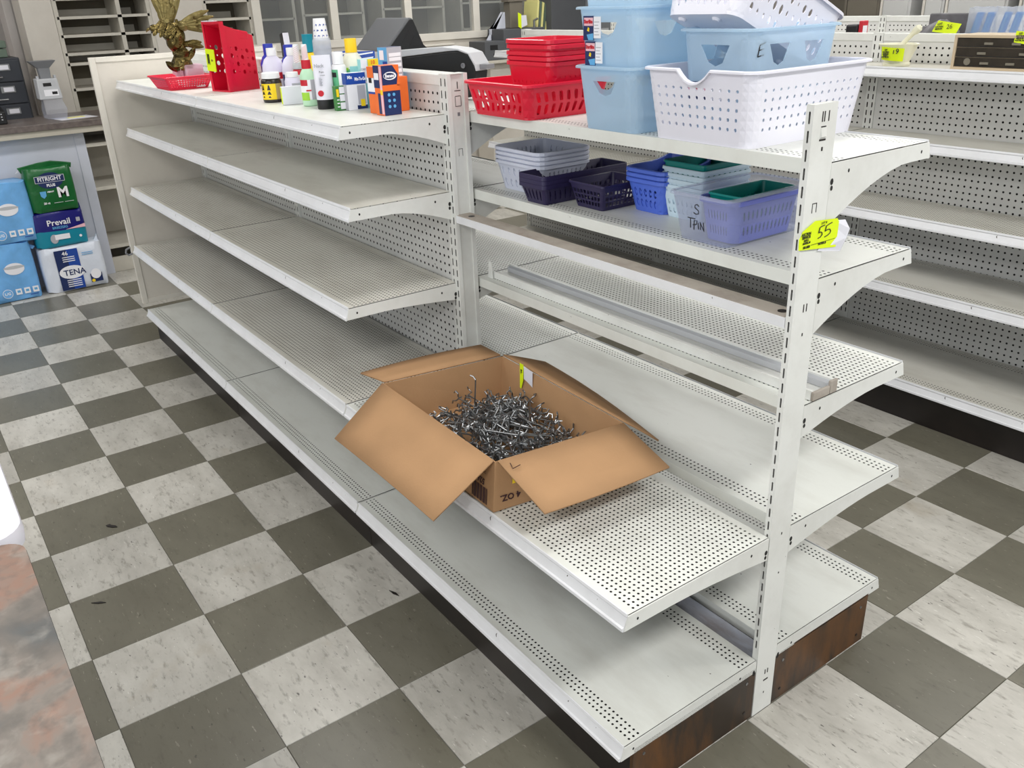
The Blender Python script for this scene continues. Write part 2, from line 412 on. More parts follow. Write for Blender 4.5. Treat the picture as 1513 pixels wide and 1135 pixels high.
# ------------------------------------------------------------------ setting
T = 0.3048
XMIN, XMAX, YMIN, YMAX = -7.0, 4.6, -4.3, 6.4
f = MB(); f.box(XMIN-0.2, XMAX+0.2, YMIN-0.2, YMAX+0.2, -0.10, -0.004)
floor = f.build('floor', M['tiled']); tagit(floor, kind='structure')
def tile_mesh(m):
    b = MB(); h = T/2-0.0005; e = 0.0012
    b.loft([[(-h,-h,-0.004),(h,-h,-0.004),(h,h,-0.004),(-h,h,-0.004)],
            [(-h,-h,-e),(h,-h,-e),(h,h,-e),(-h,h,-e)],
            [(-h+e,-h+e,0),(h-e,-h+e,0),(h-e,h-e,0),(-h+e,h-e,0)]])
    return b.mesh('tile', m)
TL, TD = tile_mesh(M['tilel']), tile_mesh(M['tiled'])
Rm = _R
def project(p):
    d = Rm @ (Vector(p) - Vector(CAMPOS))
    if d.z < 0.05: return None
    return (756.5+1272.96*d.x/d.z, 567.5+1272.96*d.y/d.z)
rows = []
for r in range(-20, 22):
    for c in range(-10, 22):
        x = (r+0.5-9)*T; y = (c+0.5-4.12)*T
        if not (XMIN < x < XMAX and YMIN < y < YMAX): continue
        vis = False
        for dx in (-.5, 0, .5):
            for dy in (-.5, 0, .5):
                q = project((x+dx*T, y+dy*T, 0))
                if q and -40 < q[0] < 1553 and 0 < q[1] < 1180: vis = True
        rows.append((0 if vis else 1, (Vector((x, y, 0))-Vector(CAMPOS)).length, x, y, (r+c) % 2))
rows.sort()
for v, d, x, y, par in rows[:299]:
    o = bpy.data.objects.new('tile', TD if par == 0 else TL); COL.objects.link(o)
    o.location = (x, y, 0); o.parent = floor
restL, restD = MB(), MB()
for v, d, x, y, par in rows[299:]:
    h = T/2-0.0005
    (restD if par == 0 else restL).box(x-h, x+h, y-h, y+h, -0.004, 0)
o = restL.build('light_tiles', M['tilel'], floor); tagit(o, kind='stuff')
o = restD.build('dark_tiles', M['tiled'], floor); tagit(o, kind='stuff')

def wallbox(name, x0, x1, y0, y1, z0=0, z1=CEIL, m='wallpaint'):
    b = MB(); b.box(x0, x1, y0, y1, z0, z1); o = b.build(name, M[m]); return tagit(o, kind='structure')
wallbox('wall_back', XMIN-0.12, XMIN, YMIN, YMAX)
wallbox('wall_right', XMIN, XMAX, YMAX, YMAX+0.12)
# walls with the window openings that let the daylight in
def holed(name, axis, at, a0, a1, h0, h1, z0, z1):
    b = MB(); d = 0.12
    for (p, q, r, s) in ((a0, h0, 0, CEIL), (h1, a1, 0, CEIL), (h0, h1, 0, z0), (h0, h1, z1, CEIL)):
        if axis == 'x': b.box(at, at+d, p, q, r, s)
        else: b.box(p, q, at-d, at, r, s)
    return tagit(b.build(name, M['wallpaint']), kind='structure')
holed('wall_front', 'x', XMAX, YMIN, YMAX, -3.2, 3.4, 0.6, 2.8)
holed('wall_left', 'y', YMIN, XMIN, XMAX, -2.0, 3.2, 0.7, 2.8)
b = MB(); b.box(XMIN-.12, XMAX+.12, YMIN-.12, YMAX+.12, CEIL, CEIL+0.1)
tagit(b.build('ceiling', M['ceil']), kind='structure')
# ceiling light fittings (overhead, out of the frame) that light the room
proto = None
for i, (x, y) in enumerate(TROFFERS):
    if proto is None:
        proto = thing('ceiling_light', 'fluorescent ceiling light in the shop ceiling', 'light', (x, y, CEIL-0.10), group='ceiling lights')
        b = MB(); b.box(-.32, .32, -.62, .62, 0.04, 0.098); b.build('housing', M['white'], proto, bevel=.004)
        b = MB(); b.box(-.30, .30, -.60, .60, 0.028, 0.041); b.build('diffuser', M['lamp'], proto)
    else: dup(proto, (x, y, CEIL-0.10))
    area('fluorescent', (x, y, CEIL-0.085), (0, 0, 0), 0.50, 1.15, TPOW[x], (1.0, 0.99, 0.97))

# ------------------------------------------------------------------ shelving parts
def deck_mesh(W, D, kind, m, rear=0.028):
    """W x D steel deck, front edge at y=-D, rear edge at y=0, top at z=0"""
    b = MB(); x0, x1 = -W/2, W/2; p = 0.0127
    def P(u, v): return (u, v, 0.0)
    hr = H_round(0.46)
    n = int((W-0.004)/p); ux = -n*p/2
    def strip(v0, k):
        for r in range(k):
            for i in range(n):
                b.cell(P, ux+i*p, ux+(i+.5)*p, ux+(i+1)*p, v0+r*p, v0+(r+.5)*p, v0+(r+1)*p, hr)
        b.face([P(x0, v0), P(ux, v0), P(ux, v0+k*p), P(x0, v0+k*p)]); b.face([P(-ux, v0), P(x1, v0), P(x1, v0+k*p), P(-ux, v0+k*p)])
    def plain(v0, v1):
        b.face([P(x0, v0), P(x1, v0), P(x1, v1), P(x0, v1)])
    ft = -D+0.014
    if kind == 'plain': plain(-D, 0)
    elif kind == 'strips':
        plain(-D, ft); strip(ft, 3); t = ft+3*p; e = -0.016; s0 = e-3*p
        plain(t, s0); strip(s0, 3); plain(e, 0)
    else:
        k = int((D-0.014-0.012)/p); plain(-D, ft); strip(ft, k); plain(ft+k*p, 0)
    # rear and end flanges
    b.add([(x0,0,0),(x1,0,0),(x1,0,-rear),(x0,0,-rear)], [(0,1,2,3)])
    b.add([(x0,0,-rear),(x1,0,-rear),(x1,-.012,-rear),(x0,-.012,-rear)], [(0,1,2,3)])
    b.add([(x0,-D,0),(x1,-D,0),(x1,-D,-.02),(x0,-D,-.02)], [(3,2,1,0)])
    if kind != 'plain':   # dark sheet added under the holes, its colour standing for shade
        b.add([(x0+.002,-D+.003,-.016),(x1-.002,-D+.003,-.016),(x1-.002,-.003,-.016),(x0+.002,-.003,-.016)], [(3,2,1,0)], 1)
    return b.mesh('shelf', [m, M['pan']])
def rail_mesh(W, m, lip=0.034):
    x0, x1 = -W/2, W/2
    pr = [(-0.0018,0.0016),(-0.0022,0.003),(-0.004,0.0022),(-0.0055,-0.003),(-0.0035,-0.007),(-0.0115,-lip+0.008),(-0.0155,-lip+0.006),(-0.0165,-lip),(-0.012,-lip-0.003),(-0.009,-lip+0.001),(-0.004,-0.012),(-0.0018,-0.006)]
    b = MB(); b.prism(pr, 'x', x0, x1); return b.mesh('price_rail', m)
def bracket_mesh(D, d0, d1, m, flare=0.5):
    """end plate: depth d0 at the lip growing to d1 at the upright, curved underside"""
    n = 10; top = [(-D-0.003, -0.002), (0.0, -0.002)]
    bot = []
    for i in range(n+1):
        t = i/n; y = 0.0-(D+0.012)*t
        k = max(0.0, (1-t/flare)) if flare < 1 else (1-t)
        bot.append((y, -d0-(d1-d0)*(k**1.6)))
    pts = top + bot
    b = MB(); b.prism(pts, 'x', -0.0014, 0.0014)
    for (y, z, r) in ((-D+.022, -.018, .0028), (-.055, -.022, .003), (-.006, -.036, .005), (-.007, -.048 if d1 > .05 else -.03, .004)):  # dark discs painted on as the shade in bracket holes
        for sx in (-.0016, .0016):
            b.add([(sx, y+r*math.cos(2*PI*i/8), z+r*1.3*math.sin(2*PI*i/8)) for i in range(8)], [tuple(range(8))], 1)
    return b.mesh('bracket', [m, M['pan']])
MESHC = {}
def shelf(parent, xc, yback, z, D, kind, side, W=1.212, mdeck='deck', d1=0.09, flare=0.55, lip=0.034, name='shelf', label=None, hooks=True):
    """side -1: front faces -Y, +1: front faces +Y"""
    k = (round(W, 3), round(D, 3), kind, mdeck)
    if k not in MESHC: MESHC[k] = deck_mesh(W, D, kind, M[mdeck])
    k2 = ('rail', W, lip)
    if k2 not in MESHC: MESHC[k2] = rail_mesh(W, M['rail'], lip)
    k3 = ('br', D, d1, flare)
    if k3 not in MESHC: MESHC[k3] = bracket_mesh(D, 0.034, d1, M['paint'], flare)
    o = bpy.data.objects.new(name, MESHC[k]); COL.objects.link(o); o.parent = parent
    p = Vector((xc, yback, z)) - wloc(parent)
    o.location = p
    if side > 0: o.rotation_euler = (0, 0, PI)
    if label: o['label'] = label
    r = bpy.data.objects.new('price_rail', MESHC[k2]); COL.objects.link(r); r.parent = o; r.location = (0, -D, 0)
    for s in (-1, 1):
        q = bpy.data.objects.new('bracket', MESHC[k3]); COL.objects.link(q); q.parent = o; q.location = (s*(W/2+0.0016), 0, 0)
    return o

def pegboard(parent, x0, x1, z0, z1, y, name='pegboard', pitch=0.0254, m='peg', rad=0.0044):
    W = x1-x0; H = z1-z0
    k = ('peg', round(W, 3), round(H, 3))
    if k not in MESHC:
        b = MB(); n = int((W-0.02)/pitch); kz = int((H-0.02)/pitch); ux = (W-n*pitch)/2; uz = (H-kz*pitch)/2
        h = H_round(rad/(pitch/2))
        P = lambda u, v: (u, 0.0, v)
        for i in range(n):
            for j in range(kz):
                b.cell(P, ux+i*pitch, ux+(i+.5)*pitch, ux+(i+1)*pitch, uz+j*pitch, uz+(j+.5)*pitch, uz+(j+1)*pitch, h)
        b.face([P(0,0), P(W,0), P(W,uz), P(0,uz)]); b.face([P(0,H-uz), P(W,H-uz), P(W,H), P(0,H)])
        b.face([P(0,uz), P(ux,uz), P(ux,H-uz), P(0,H-uz)]); b.face([P(W-ux,uz), P(W,uz), P(W,H-uz), P(W-ux,H-uz)])
        MESHC[k] = b.mesh('pegboard', M[m])
    o = bpy.data.objects.new(name, MESHC[k]); COL.objects.link(o); o.parent = parent
    o.location = Vector((x0, y, z0)) - wloc(parent)
    return o

def upright(parent, x0, x1, y0, y1, H, cols, solid_below=0.19, channel=False, name='upright'):
    """slotted steel post; slot columns on both -Y and +Y faces"""
    b = MB(); W = x1-x0; pitch = 0.0325
    h = H_rect(0.24, 0.66)
    n = int((H-solid_below-0.01)/pitch); zt = H-0.006; zb = zt-n*pitch
    for yy in (y0, y1):
        P = lambda u, v, yy=yy: (u, yy, v)
        cw = W/cols
        for c in range(cols):
            for j in range(n):
                b.cell(P, x0+c*cw, x0+(c+.5)*cw, x0+(c+1)*cw, zb+j*pitch, zb+(j+.5)*pitch, zb+(j+1)*pitch, h)
        b.face([P(x0,0), P(x1,0), P(x1,zb), P(x0,zb)]); b.face([P(x0,zt), P(x1,zt), P(x1,H), P(x0,H)])
    if channel:      # recessed channel on the +X face, rounded ribs at its edges
        for (a, c, xx) in ((y0, y0+0.013, x1), (y1-0.013, y1, x1), (y0+0.013, y1-0.013, x1-0.006)):
            b.face([(xx,a,0),(xx,c,0),(xx,c,H),(xx,a,H)])
        for yy in (y0+0.013, y1-0.013):
            b.face([(x1-.006,yy,0),(x1,yy,0),(x1,yy,H),(x1-.006,yy,H)])
    else:
        b.face([(x1,y0,0),(x1,y1,0),(x1,y1,H),(x1,y0,H)])
    b.face([(x0,y1,0),(x0,y0,0),(x0,y0,H),(x0,y1,H)])
    b.face([(x0,y0,H-.001),(x1,y0,H-.001),(x1,y1,H-.001),(x0,y1,H-.001)])
    o = b.build(name, M['paint'], parent, world=True)
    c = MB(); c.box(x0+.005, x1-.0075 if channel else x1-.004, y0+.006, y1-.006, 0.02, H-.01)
    c.build('dark_core', M['kick'], o, world=True)  # dark filler added inside the post so its slots look shaded
    return o

# ------------------------------------------------------------------ main gondola
G = thing('gondola_shelving', 'long white double-sided shelving on the checkered floor, yellow 55 sticker on its end post', 'shelving', (-1.83, 0.013, 0))
BAY = 1.22; UH = 1.407; YF, YB = -0.021, 0.047
up0 = upright(G, -0.016, 0.0, YF, YB, UH, 1)
for k in (1, 2, 3):
    upright(G, -BAY*k-0.022, -BAY*k+0.020, YF-0.004, YB-0.004, UH, 2, channel=True)
# dark plates as the shade of cut-outs, and lugs, on the bare end post
def nick(y0, y1, z0, z1, m='kick', x=0.0006): 
    b = MB(); b.box(0.0-.001, x, y0, y1, z0, z1); return b.build('cutout', M[m], up0, world=True)
for (a, c, d, e) in ((.004,.0065,1.376,1.394),(.010,.0125,1.376,1.394),(.022,.0245,1.376,1.394),(.002,.020,1.343,1.346),(.004,.018,1.3665,1.3685),(.0105,.0145,1.325,1.332),
                     (.002,.0035,1.214,1.232),(.014,.0155,1.214,1.232),(.002,.014,1.2305,1.232),(.008,.0105,1.02,1.036),(.017,.0195,1.02,1.036),(.012,.015,.97,.976),
                     (.010,.013,.115,.128),(.019,.022,.115,.128),(.008,.024,.094,.098),(.012,.015,.055,.060),(.016,.019,.505,.511),(.020,.023,.40,.404)):
    nick(a, c, d, e)
b = MB(); b.loft([[(0.0,.003,1.348),(0.0,.019,1.348),(0.0,.019,1.366),(0.0,.003,1.366)],[(.004,.004,1.350),(.004,.018,1.350),(.0015,.018,1.365),(.0015,.004,1.365)]], c0=False)
b.build('lug', M['paint'], up0, world=True)
# details on the first inner post (channel face)
up1 = [c for c in G.children if c.name.startswith('upright')][1]
for (a, c, d, e, m) in ((.002,.022,1.36,1.362,'kick'),(.011,.0135,1.366,1.385,'kick'),(.002,.022,1.318,1.3195,'kick'),(.002,.0035,1.32,1.345,'kick'),(.021,.0225,1.32,1.345,'kick'),(.003,.021,1.3455,1.347,'kick'),(.008,.016,1.292,1.302,'steel'),(.006,.013,.985,.992,'kick'),(.004,.018,1.20,1.2012,'kick'),(.004,.005,1.18,1.20,'kick'),(.017,.018,1.18,1.20,'kick')):
    b = MB(); b.box(-BAY+.013, -BAY+.0146, a, c, d, e); b.build('cutout', M[m], up1, world=True)  # mostly dark plates painting the shade inside cut-outs
# back panels of the two far bays, both faces, with the top rail
for k in (1, 2):
    x1 = -BAY*k-0.021; x0 = -BAY*(k+1)+0.021
    pegboard(G, x0, x1, 0.16, 1.376, YF+0.006)
    pegboard(G, x0, x1, 0.16, 1.376, YB-0.006)
    b = MB(); b.box(x0, x1, YF+.012, YB-.012, .16, 1.37); b.build('core_board', M['pan'], G, world=True)  # dark sheet added so the peg holes look shaded
    b = MB(); b.box(x0, x1, YF+.002, YB-.002, 1.374, 1.405); b.build('top_rail', M['paint'], G, world=True, bevel=.003)
# end panel of laminated board at the far end
ep = MB(); ep.box(-3.700, -3.684, -0.446, 0.47, 0.20, 1.407); ep = ep.build('end_panel', M['cream'], G, world=True)
for (y0, y1, z0, z1) in ((-.448,-.420,.198,1.408), (.444,.472,.198,1.408), (-.42,.444,1.384,1.408), (-.42,.444,.198,.222)):
    b = MB(); b.box(-3.702, -3.680, y0, y1, z0, z1); b.build('edge_trim', M['creamtrim'], ep, world=True, bevel=.002)
b = MB(); b.tube([(-3.69,-.449,.50),(-3.69,-.470,.492),(-3.69,-.474,.475),(-3.69,-.462,.462),(-3.68,-.445,.47)], .005, 8); b.build('corner_clip', M['midgrey'], ep, world=True)
# base: kick plates, end caps and the centre tube
for k in range(3):
    x1 = -BAY*k-(0.0 if k else 0.006); x0 = -BAY*(k+1)+.002
    for y in (-0.402, 0.412):
        b = MB(); b.box(x0, x1, y-.006, y+.006, 0, 0.146); b.build('kick_plate', M['kick'], G, world=True, bevel=.001)
for (y0, y1) in ((-.410, YF-.001), (YB+.001, .420)):
    b = MB(); b.box(-.012, -.001, y0, y1, 0.0, 0.152); e = b.build('end_cap', M['brown'], G, world=True, bevel=.0015)
    for yy in (y0+.03, y1-.03):
        for zz in (.03, .12):
            b = MB(); b.lathe([(0,-.001),(.004,-.001),(.004,.001),(0,.001)], (0,0,0), 8)
            s = b.build('bolt', M['chrome' if zz > .1 else 'kick'], e); s.location = Vector((-.0005, yy, zz)) - wloc(e); s.rotation_euler = (0, PI/2, 0)
for x0, x1 in ((-BAY+.02, -.018),):
    b = MB(); b.prism([(-.014,.128),(.040,.128),(.040,.160),(.032,.167),(-.006,.167),(-.014,.160)], 'x', x0, x1); b.build('base_bar', M['barsteel'], G, world=True)
# cross bar of the open bay
cb = MB(); cb.prism([(-.022,.990),(-.019,.990),(-.019,1.008),(.030,1.008),(.030,.990),(.033,.990),(.033,1.011),(-.022,1.011)], 'x', -BAY+.012, -.017)
cb = cb.build('cross_bar', M['rail'], G, world=True)
b = MB(); b.box(-BAY+.014, -.02, -.0195, .031, 1.0105, 1.0118); b.build('dusty_top', M['dust'], cb, world=True)
for x in (-BAY+.06, -.045):
    b = MB(); b.lathe([(0,0),(.010,0),(.010,.0006),(0,.0006)], (x, .006, 1.0118), 12); b.build('hole', M['kick'], cb, world=True)  # flat dark disc, colour in place of the shade in a hole
# shelves -- front side
XC = [-BAY*(k+.5) for k in range(3)]
for k in range(3):
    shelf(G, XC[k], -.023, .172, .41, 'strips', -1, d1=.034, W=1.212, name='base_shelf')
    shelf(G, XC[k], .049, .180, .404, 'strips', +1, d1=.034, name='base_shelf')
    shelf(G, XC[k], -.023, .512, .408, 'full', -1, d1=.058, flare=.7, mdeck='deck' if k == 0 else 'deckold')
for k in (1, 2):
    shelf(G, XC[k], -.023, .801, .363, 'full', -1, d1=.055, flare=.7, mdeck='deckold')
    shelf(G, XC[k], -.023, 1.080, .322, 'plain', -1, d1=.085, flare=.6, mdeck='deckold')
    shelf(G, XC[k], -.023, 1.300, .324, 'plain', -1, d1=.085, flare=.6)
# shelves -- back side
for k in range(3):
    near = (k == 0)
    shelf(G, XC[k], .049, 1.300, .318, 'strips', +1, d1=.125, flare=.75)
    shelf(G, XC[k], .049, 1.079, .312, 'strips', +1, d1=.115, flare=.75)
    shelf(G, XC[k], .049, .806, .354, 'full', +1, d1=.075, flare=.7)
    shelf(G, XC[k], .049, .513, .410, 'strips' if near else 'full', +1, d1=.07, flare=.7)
# lot sticker 55 wrapped on the end post, white backing curling off behind it
st = MB()
def sheet(mb, pts, th=.0006):
    n = len(pts); mb.add([tuple(p) for p in pts]+[(p[0]-th, p[1], p[2]) for p in pts], [tuple(range(n)), tuple(range(n, 2*n))[::-1]]+[(i, i+n, (i+1) % n+n, (i+1) % n) for i in range(n)])
sheet(st, [(.0035,-.029,1.150),(.0045,.083,1.137),(.0045,.085,1.185),(.0045,.079,1.193),(.0045,.035,1.197),(.0040,.012,1.199),(.0035,-.022,1.184),(.0035,-.031,1.170)])
st = st.build('lot_sticker', M['neon'], G, world=True); st['label'] = 'neon yellow lot sticker numbered 55'
b = MB(); sheet(b, [(.0025,.030,1.138),(.002,.103,1.124),(.008,.110,1.150),(.010,.114,1.168),(.004,.105,1.186),(.002,.070,1.190)]); b.build('backing_paper', M['paper'], st, world=True)
def m55(x, y): return (.0052, .009+(x-440)/640*.073, 1.197-(y-200)*.0000857)
stroke([[m55(*p) for p in q] for q in ([(590, 352), (640, 330), (715, 318)], [(590, 352), (582, 400), (570, 462)], [(570, 462), (620, 448), (662, 478), (668, 520), (630, 565), (566, 582)],
    [(760, 352), (830, 325), (908, 304)], [(760, 352), (752, 400), (738, 462)], [(738, 462), (800, 438), (862, 442), (892, 490), (876, 536), (820, 570), (740, 592)])], .0009, M['ink'], st, world=True)
lettering('LOT #', .006, M['ink'], st, (.0050, .038, 1.1915), (PI/2, 0, PI/2), world=True)
lettering('BUYER #', .006, M['ink'], st, (.0050, .038, 1.1525), (PI/2, 0, PI/2), bold=.0002, world=True)
b = MB(); b.box(.0046, .005, .004, .078, 1.1545, 1.1551); b.build('rule_line', M['ink'], st, world=True)
for i, (t, z, s) in enumerate((('AUCTION', 1.178, .0075), ('SERVICES', 1.172, .0075), ('SUITE 1', 1.166, .0055), ('AUSTIN, IN', 1.161, .0055), ('555-2020', 1.153, .0065))):
    lettering(t, s, M['ink'], st, (.0046, -.012+.001*i, z), (PI/2, 0, PI/2), bold=.0002, sx=.8, world=True)
# steel channel left lying on the back shelf of the open bay
ch = thing('steel_channel', 'long white steel channel lying loose along the perforated shelf of the open bay', 'rail', (-.60, .122, .807))
b = MB(); b.prism([(-.045,0),(.035,0),(.035,.026),(.030,.026),(.030,.003),(-.041,.003),(-.041,.022),(-.045,.022)], 'x', -.585, .592); b.build('channel', M['paint'], ch)
b = MB(); b.prism([(.020,.004),(.030,.004),(.030,.022),(.020,.018)], 'x', -.58, .588); b.build('inner_lip', M['lightgrey'], ch)
b = MB(); b.box(.592, .599, -.045, .010, 0.0, .020); b.box(.592, .599, .012, .036, 0.0, .030); b.build('end_bracket', M['dust'], ch, bevel=.002)
b = MB(); b.prism([(-.584,.0),(-.56,.0),(-.565,.05),(-.578,.055)], 'y', -.052, -.048); b.build('end_hook', M['paint'], ch)

# ------------------------------------------------------------------ second gondola, across the right aisle
def plain_gondola(root, x0, nb, yf, yb, zs, ds, kinds, kicky, base=True, detail=True):
    yp = yf
    for k in range(nb+1):
        xx = x0+BAY*k
        upright(root, xx-.0225, xx+.0225, yp-.002, yb, UH, 2)
    for k in range(nb):
        a = x0+BAY*k+.023; c = x0+BAY*(k+1)-.023
        pegboard(root, a, c, .16, 1.376, yp+.003)
        b = MB(); b.box(a, c, yp+.009, yp+.03, .16, 1.37); b.build('core_board', M['pan'], root, world=True)  # added dark sheet, shade for the peg holes
        b = MB(); b.box(a, c, yp-.001, yp+.03, 1.374, 1.405); b.build('top_rail', M['paint'], root, world=True, bevel=.003)
        b = MB(); b.box(a-.02, c+.02, kicky, kicky+.012, 0, .146); b.build('kick_plate', M['kick'], root, world=True)
        for z, D, kd in zip(zs, ds, kinds):
            shelf(root, x0+BAY*(k+.5), yp-.004, z, D, kd, -1, d1=.07, flare=.6, mdeck='deckold')
G2 = thing('gondola_shelving', 'empty white pegboard shelving across the right aisle, mortar and pestle on its top shelf', 'shelving', (-.62, 2.1, 0))
plain_gondola(G2, -1.245-BAY*2, 4, 2.085, 2.13, (.178, .518, .765, 1.030, 1.296), (.445, .375, .29, .215, .215), ('strips', 'strips', 'full', 'plain', 'plain'), 1.675)
# rear face shelf that carries the bags
for k in range(3): shelf(G2, -1.245-BAY*1.5+BAY*k, 2.132, 1.296, .215, 'plain', +1, d1=.07)
G3 = thing('gondola_shelving', 'pegboard shelving run farthest right, only its top seen behind the bags', 'shelving', (-2.2, 3.8, 0))
plain_gondola(G3, -2.33-BAY*2, 4, 3.80, 3.845, (.178, .765, 1.20), (.42, .30, .25), ('plain', 'plain', 'plain'), 3.39)


# ------------------------------------------------------------------ baskets and bins
def stations(a, b, r, nx, ny, cr):
    P = []
    def side(p, q, n):
        for i in range(2*n): 
            t = i/(2*n); P.append((p[0]+(q[0]-p[0])*t, p[1]+(q[1]-p[1])*t))
    def corner(cx, cy, a0):
        for i in range(cr):
            t = a0+PI/2*i/cr; P.append((cx+r*math.cos(t), cy+r*math.sin(t)))
    side((-(a-r), -b), (a-r, -b), nx); corner(a-r, -(b-r), -PI/2)
    side((a, -(b-r)), (a, b-r), ny); corner(a-r, b-r, 0)
    side((a-r, b), (-(a-r), b), nx); corner(-(a-r), b-r, PI/2)
    side((-a, b-r), (-a, -(b-r)), ny); corner(-(a-r), -(b-r), PI)
    return P
def basket_meshes(a0, b0, a1, b1, H, r, nx, ny, rows, holefn, m, cr=4, rim=(0.006, 0.006), notch=None, th=0.0018, base_in=None, cache=None, backrise=0.0):
    """rows: list of (t0,t1,holes?) up the wall; holefn(side,i,n,row)-> 8-pt hole or None. returns (body, rim) meshes"""
    S0 = stations(a0, b0, min(r, a0*.9), nx, ny, cr); S1 = stations(a1, b1, r*1.05, nx, ny, cr); N = len(S0)
    off = [0, 2*nx, 2*nx+cr, 2*nx+cr+2*ny, 4*nx+cr+2*ny, 4*nx+2*cr+2*ny+0]
    segs = []   # (start, ncells, side or None)
    k = 0
    for s, n in ((0, nx), (1, ny), (2, nx), (3, ny)):
        segs.append((k, n, s)); k += 2*n
        segs.append((k, cr//2, None)); k += cr
    def dz(u):
        if notch is None: return 0.0
        d = 0.0
        for (s, half, depth) in notch:
            ss = [g for g in segs if g[2] == s][0]
            c = ss[0]+ss[1]; hw = half*ss[1]
            x = (u-c)/hw
            if abs(x) < 1: d = max(d, depth*(math.cos(x*PI/2)**0.7))
        return d
    def Pf(u, t):
        i = int(math.floor(u+1e-6)) % N; f = max(0.0, u-math.floor(u+1e-6)); j = (i+1) % N
        x0 = S0[i][0]*(1-f)+S0[j][0]*f; y0 = S0[i][1]*(1-f)+S0[j][1]*f
        x1 = S1[i][0]*(1-f)+S1[j][0]*f; y1 = S1[i][1]*(1-f)+S1[j][1]*f
        z = H*t
        if t > 0.76: z -= dz(u)*(t-0.76)/0.24
        if backrise and t > .6: z += backrise*max(0, (y1/b1))**2*(t-.6)/.4
        return (x0+(x1-x0)*t, y0+(y1-y0)*t, z)
    mb = MB()
    for ri, (t0, t1, has) in enumerate(rows):
        for (st, n, s) in segs:
            for i in range(n):
                h = holefn(s, i, n, ri) if (has and s is not None) else None
                mb.cell(Pf, st+2*i, st+2*i+1, st+2*i+2, t0, (t0+t1)/2, t1, h)
    # floor (slightly raised inside a foot ring)
    ids = [Pf(i, 0) for i in range(N)]
    mb.face(ids[::-1])
    body = mb.mesh('body', m)
    rb = MB(); o, d = rim
    prof = [(-.0008, -.0006), (0.0, .0014), (o*.6, .0016), (o, 0.0), (o+.0004, -d), (o-.0012, -d), (o-.0016, -.002), (.0006, -.002)]
    rings = []
    for po, pz in prof:
        ring = []
        S = stations(a1+po, b1+po, r*1.05+max(po, 0), nx, ny, cr)
        for i in range(N):
            z = Pf(i, 1.0)[2]+pz
            ring.append((S[i][0], S[i][1], z))
        rings.append(ring)
    rings.append(rings[0])
    rb.loft(rings, c0=False, c1=False)
    rimm = rb.mesh('rim', m)
    return body, rimm
def place_basket(name, meshes, label, loc, rz=0, group=None, cat='basket', th=0.0018, rx=0.0):
    t = thing(name, label, cat, loc, rz, group)
    if rx: t.rotation_euler = (rx, 0, rz)
    o = bpy.data.objects.new('body', meshes[0]); COL.objects.link(o); o.parent = t
    md = o.modifiers.new('solid', 'SOLIDIFY'); md.thickness = th; md.offset = 0
    q = bpy.data.objects.new('rim', meshes[1]); COL.objects.link(q); q.parent = t
    return t
def band(edges, solid_first=True):
    """edges t0..tn -> rows with alternating 'has holes' given as tuples (t, has)"""
    return [(edges[i][0], edges[i+1][0], edges[i][1]) for i in range(len(edges)-1)]
SH = 1.300   # top shelf level
S1 = 1.079   # second shelf level
# red slotted basket on the top shelf
hf = lambda s, i, n, r: H_slant(.50, .84, .35 if r == 1 else -.25)
mr = basket_meshes(.128, .125, .146, .143, .088, .022, 9, 9, band([(0, 0), (.10, 1), (.45, 1), (.80, 0), (1, 0)]), hf, M['red'], rim=(.008, .006))
place_basket('slotted_basket', mr, 'low wide red slotted basket under the stack of red baskets', (-1.032, .160, SH+.001))
# stack of five red baskets standing inside it
hf2 = lambda s, i, n, r: H_round(.42)
ms = basket_meshes(.082, .072, .098, .086, .132, .020, 8, 7, band([(0, 0), (.12, 1), (.26, 1), (.40, 1), (.54, 1), (.68, 0), (1, 0)]), hf2, M['red'], rim=(.006, .009))
LBL = ['lowest red basket of the stack of five, its side fully seen', 'second red basket from the bottom of the red stack', 'middle red basket of the red stack, under a thin gap', 'second red basket from the top of the red stack', 'topmost red basket of the red stack, open to view']
for i in range(5):
    place_basket('nested_basket', ms, LBL[i], (-1.004+(.002 if i % 2 else -.001), .196, SH+.005+.0125*i+(.004 if i > 2 else 0)), rz=(.012 if i > 2 else 0), group='stack of red baskets')
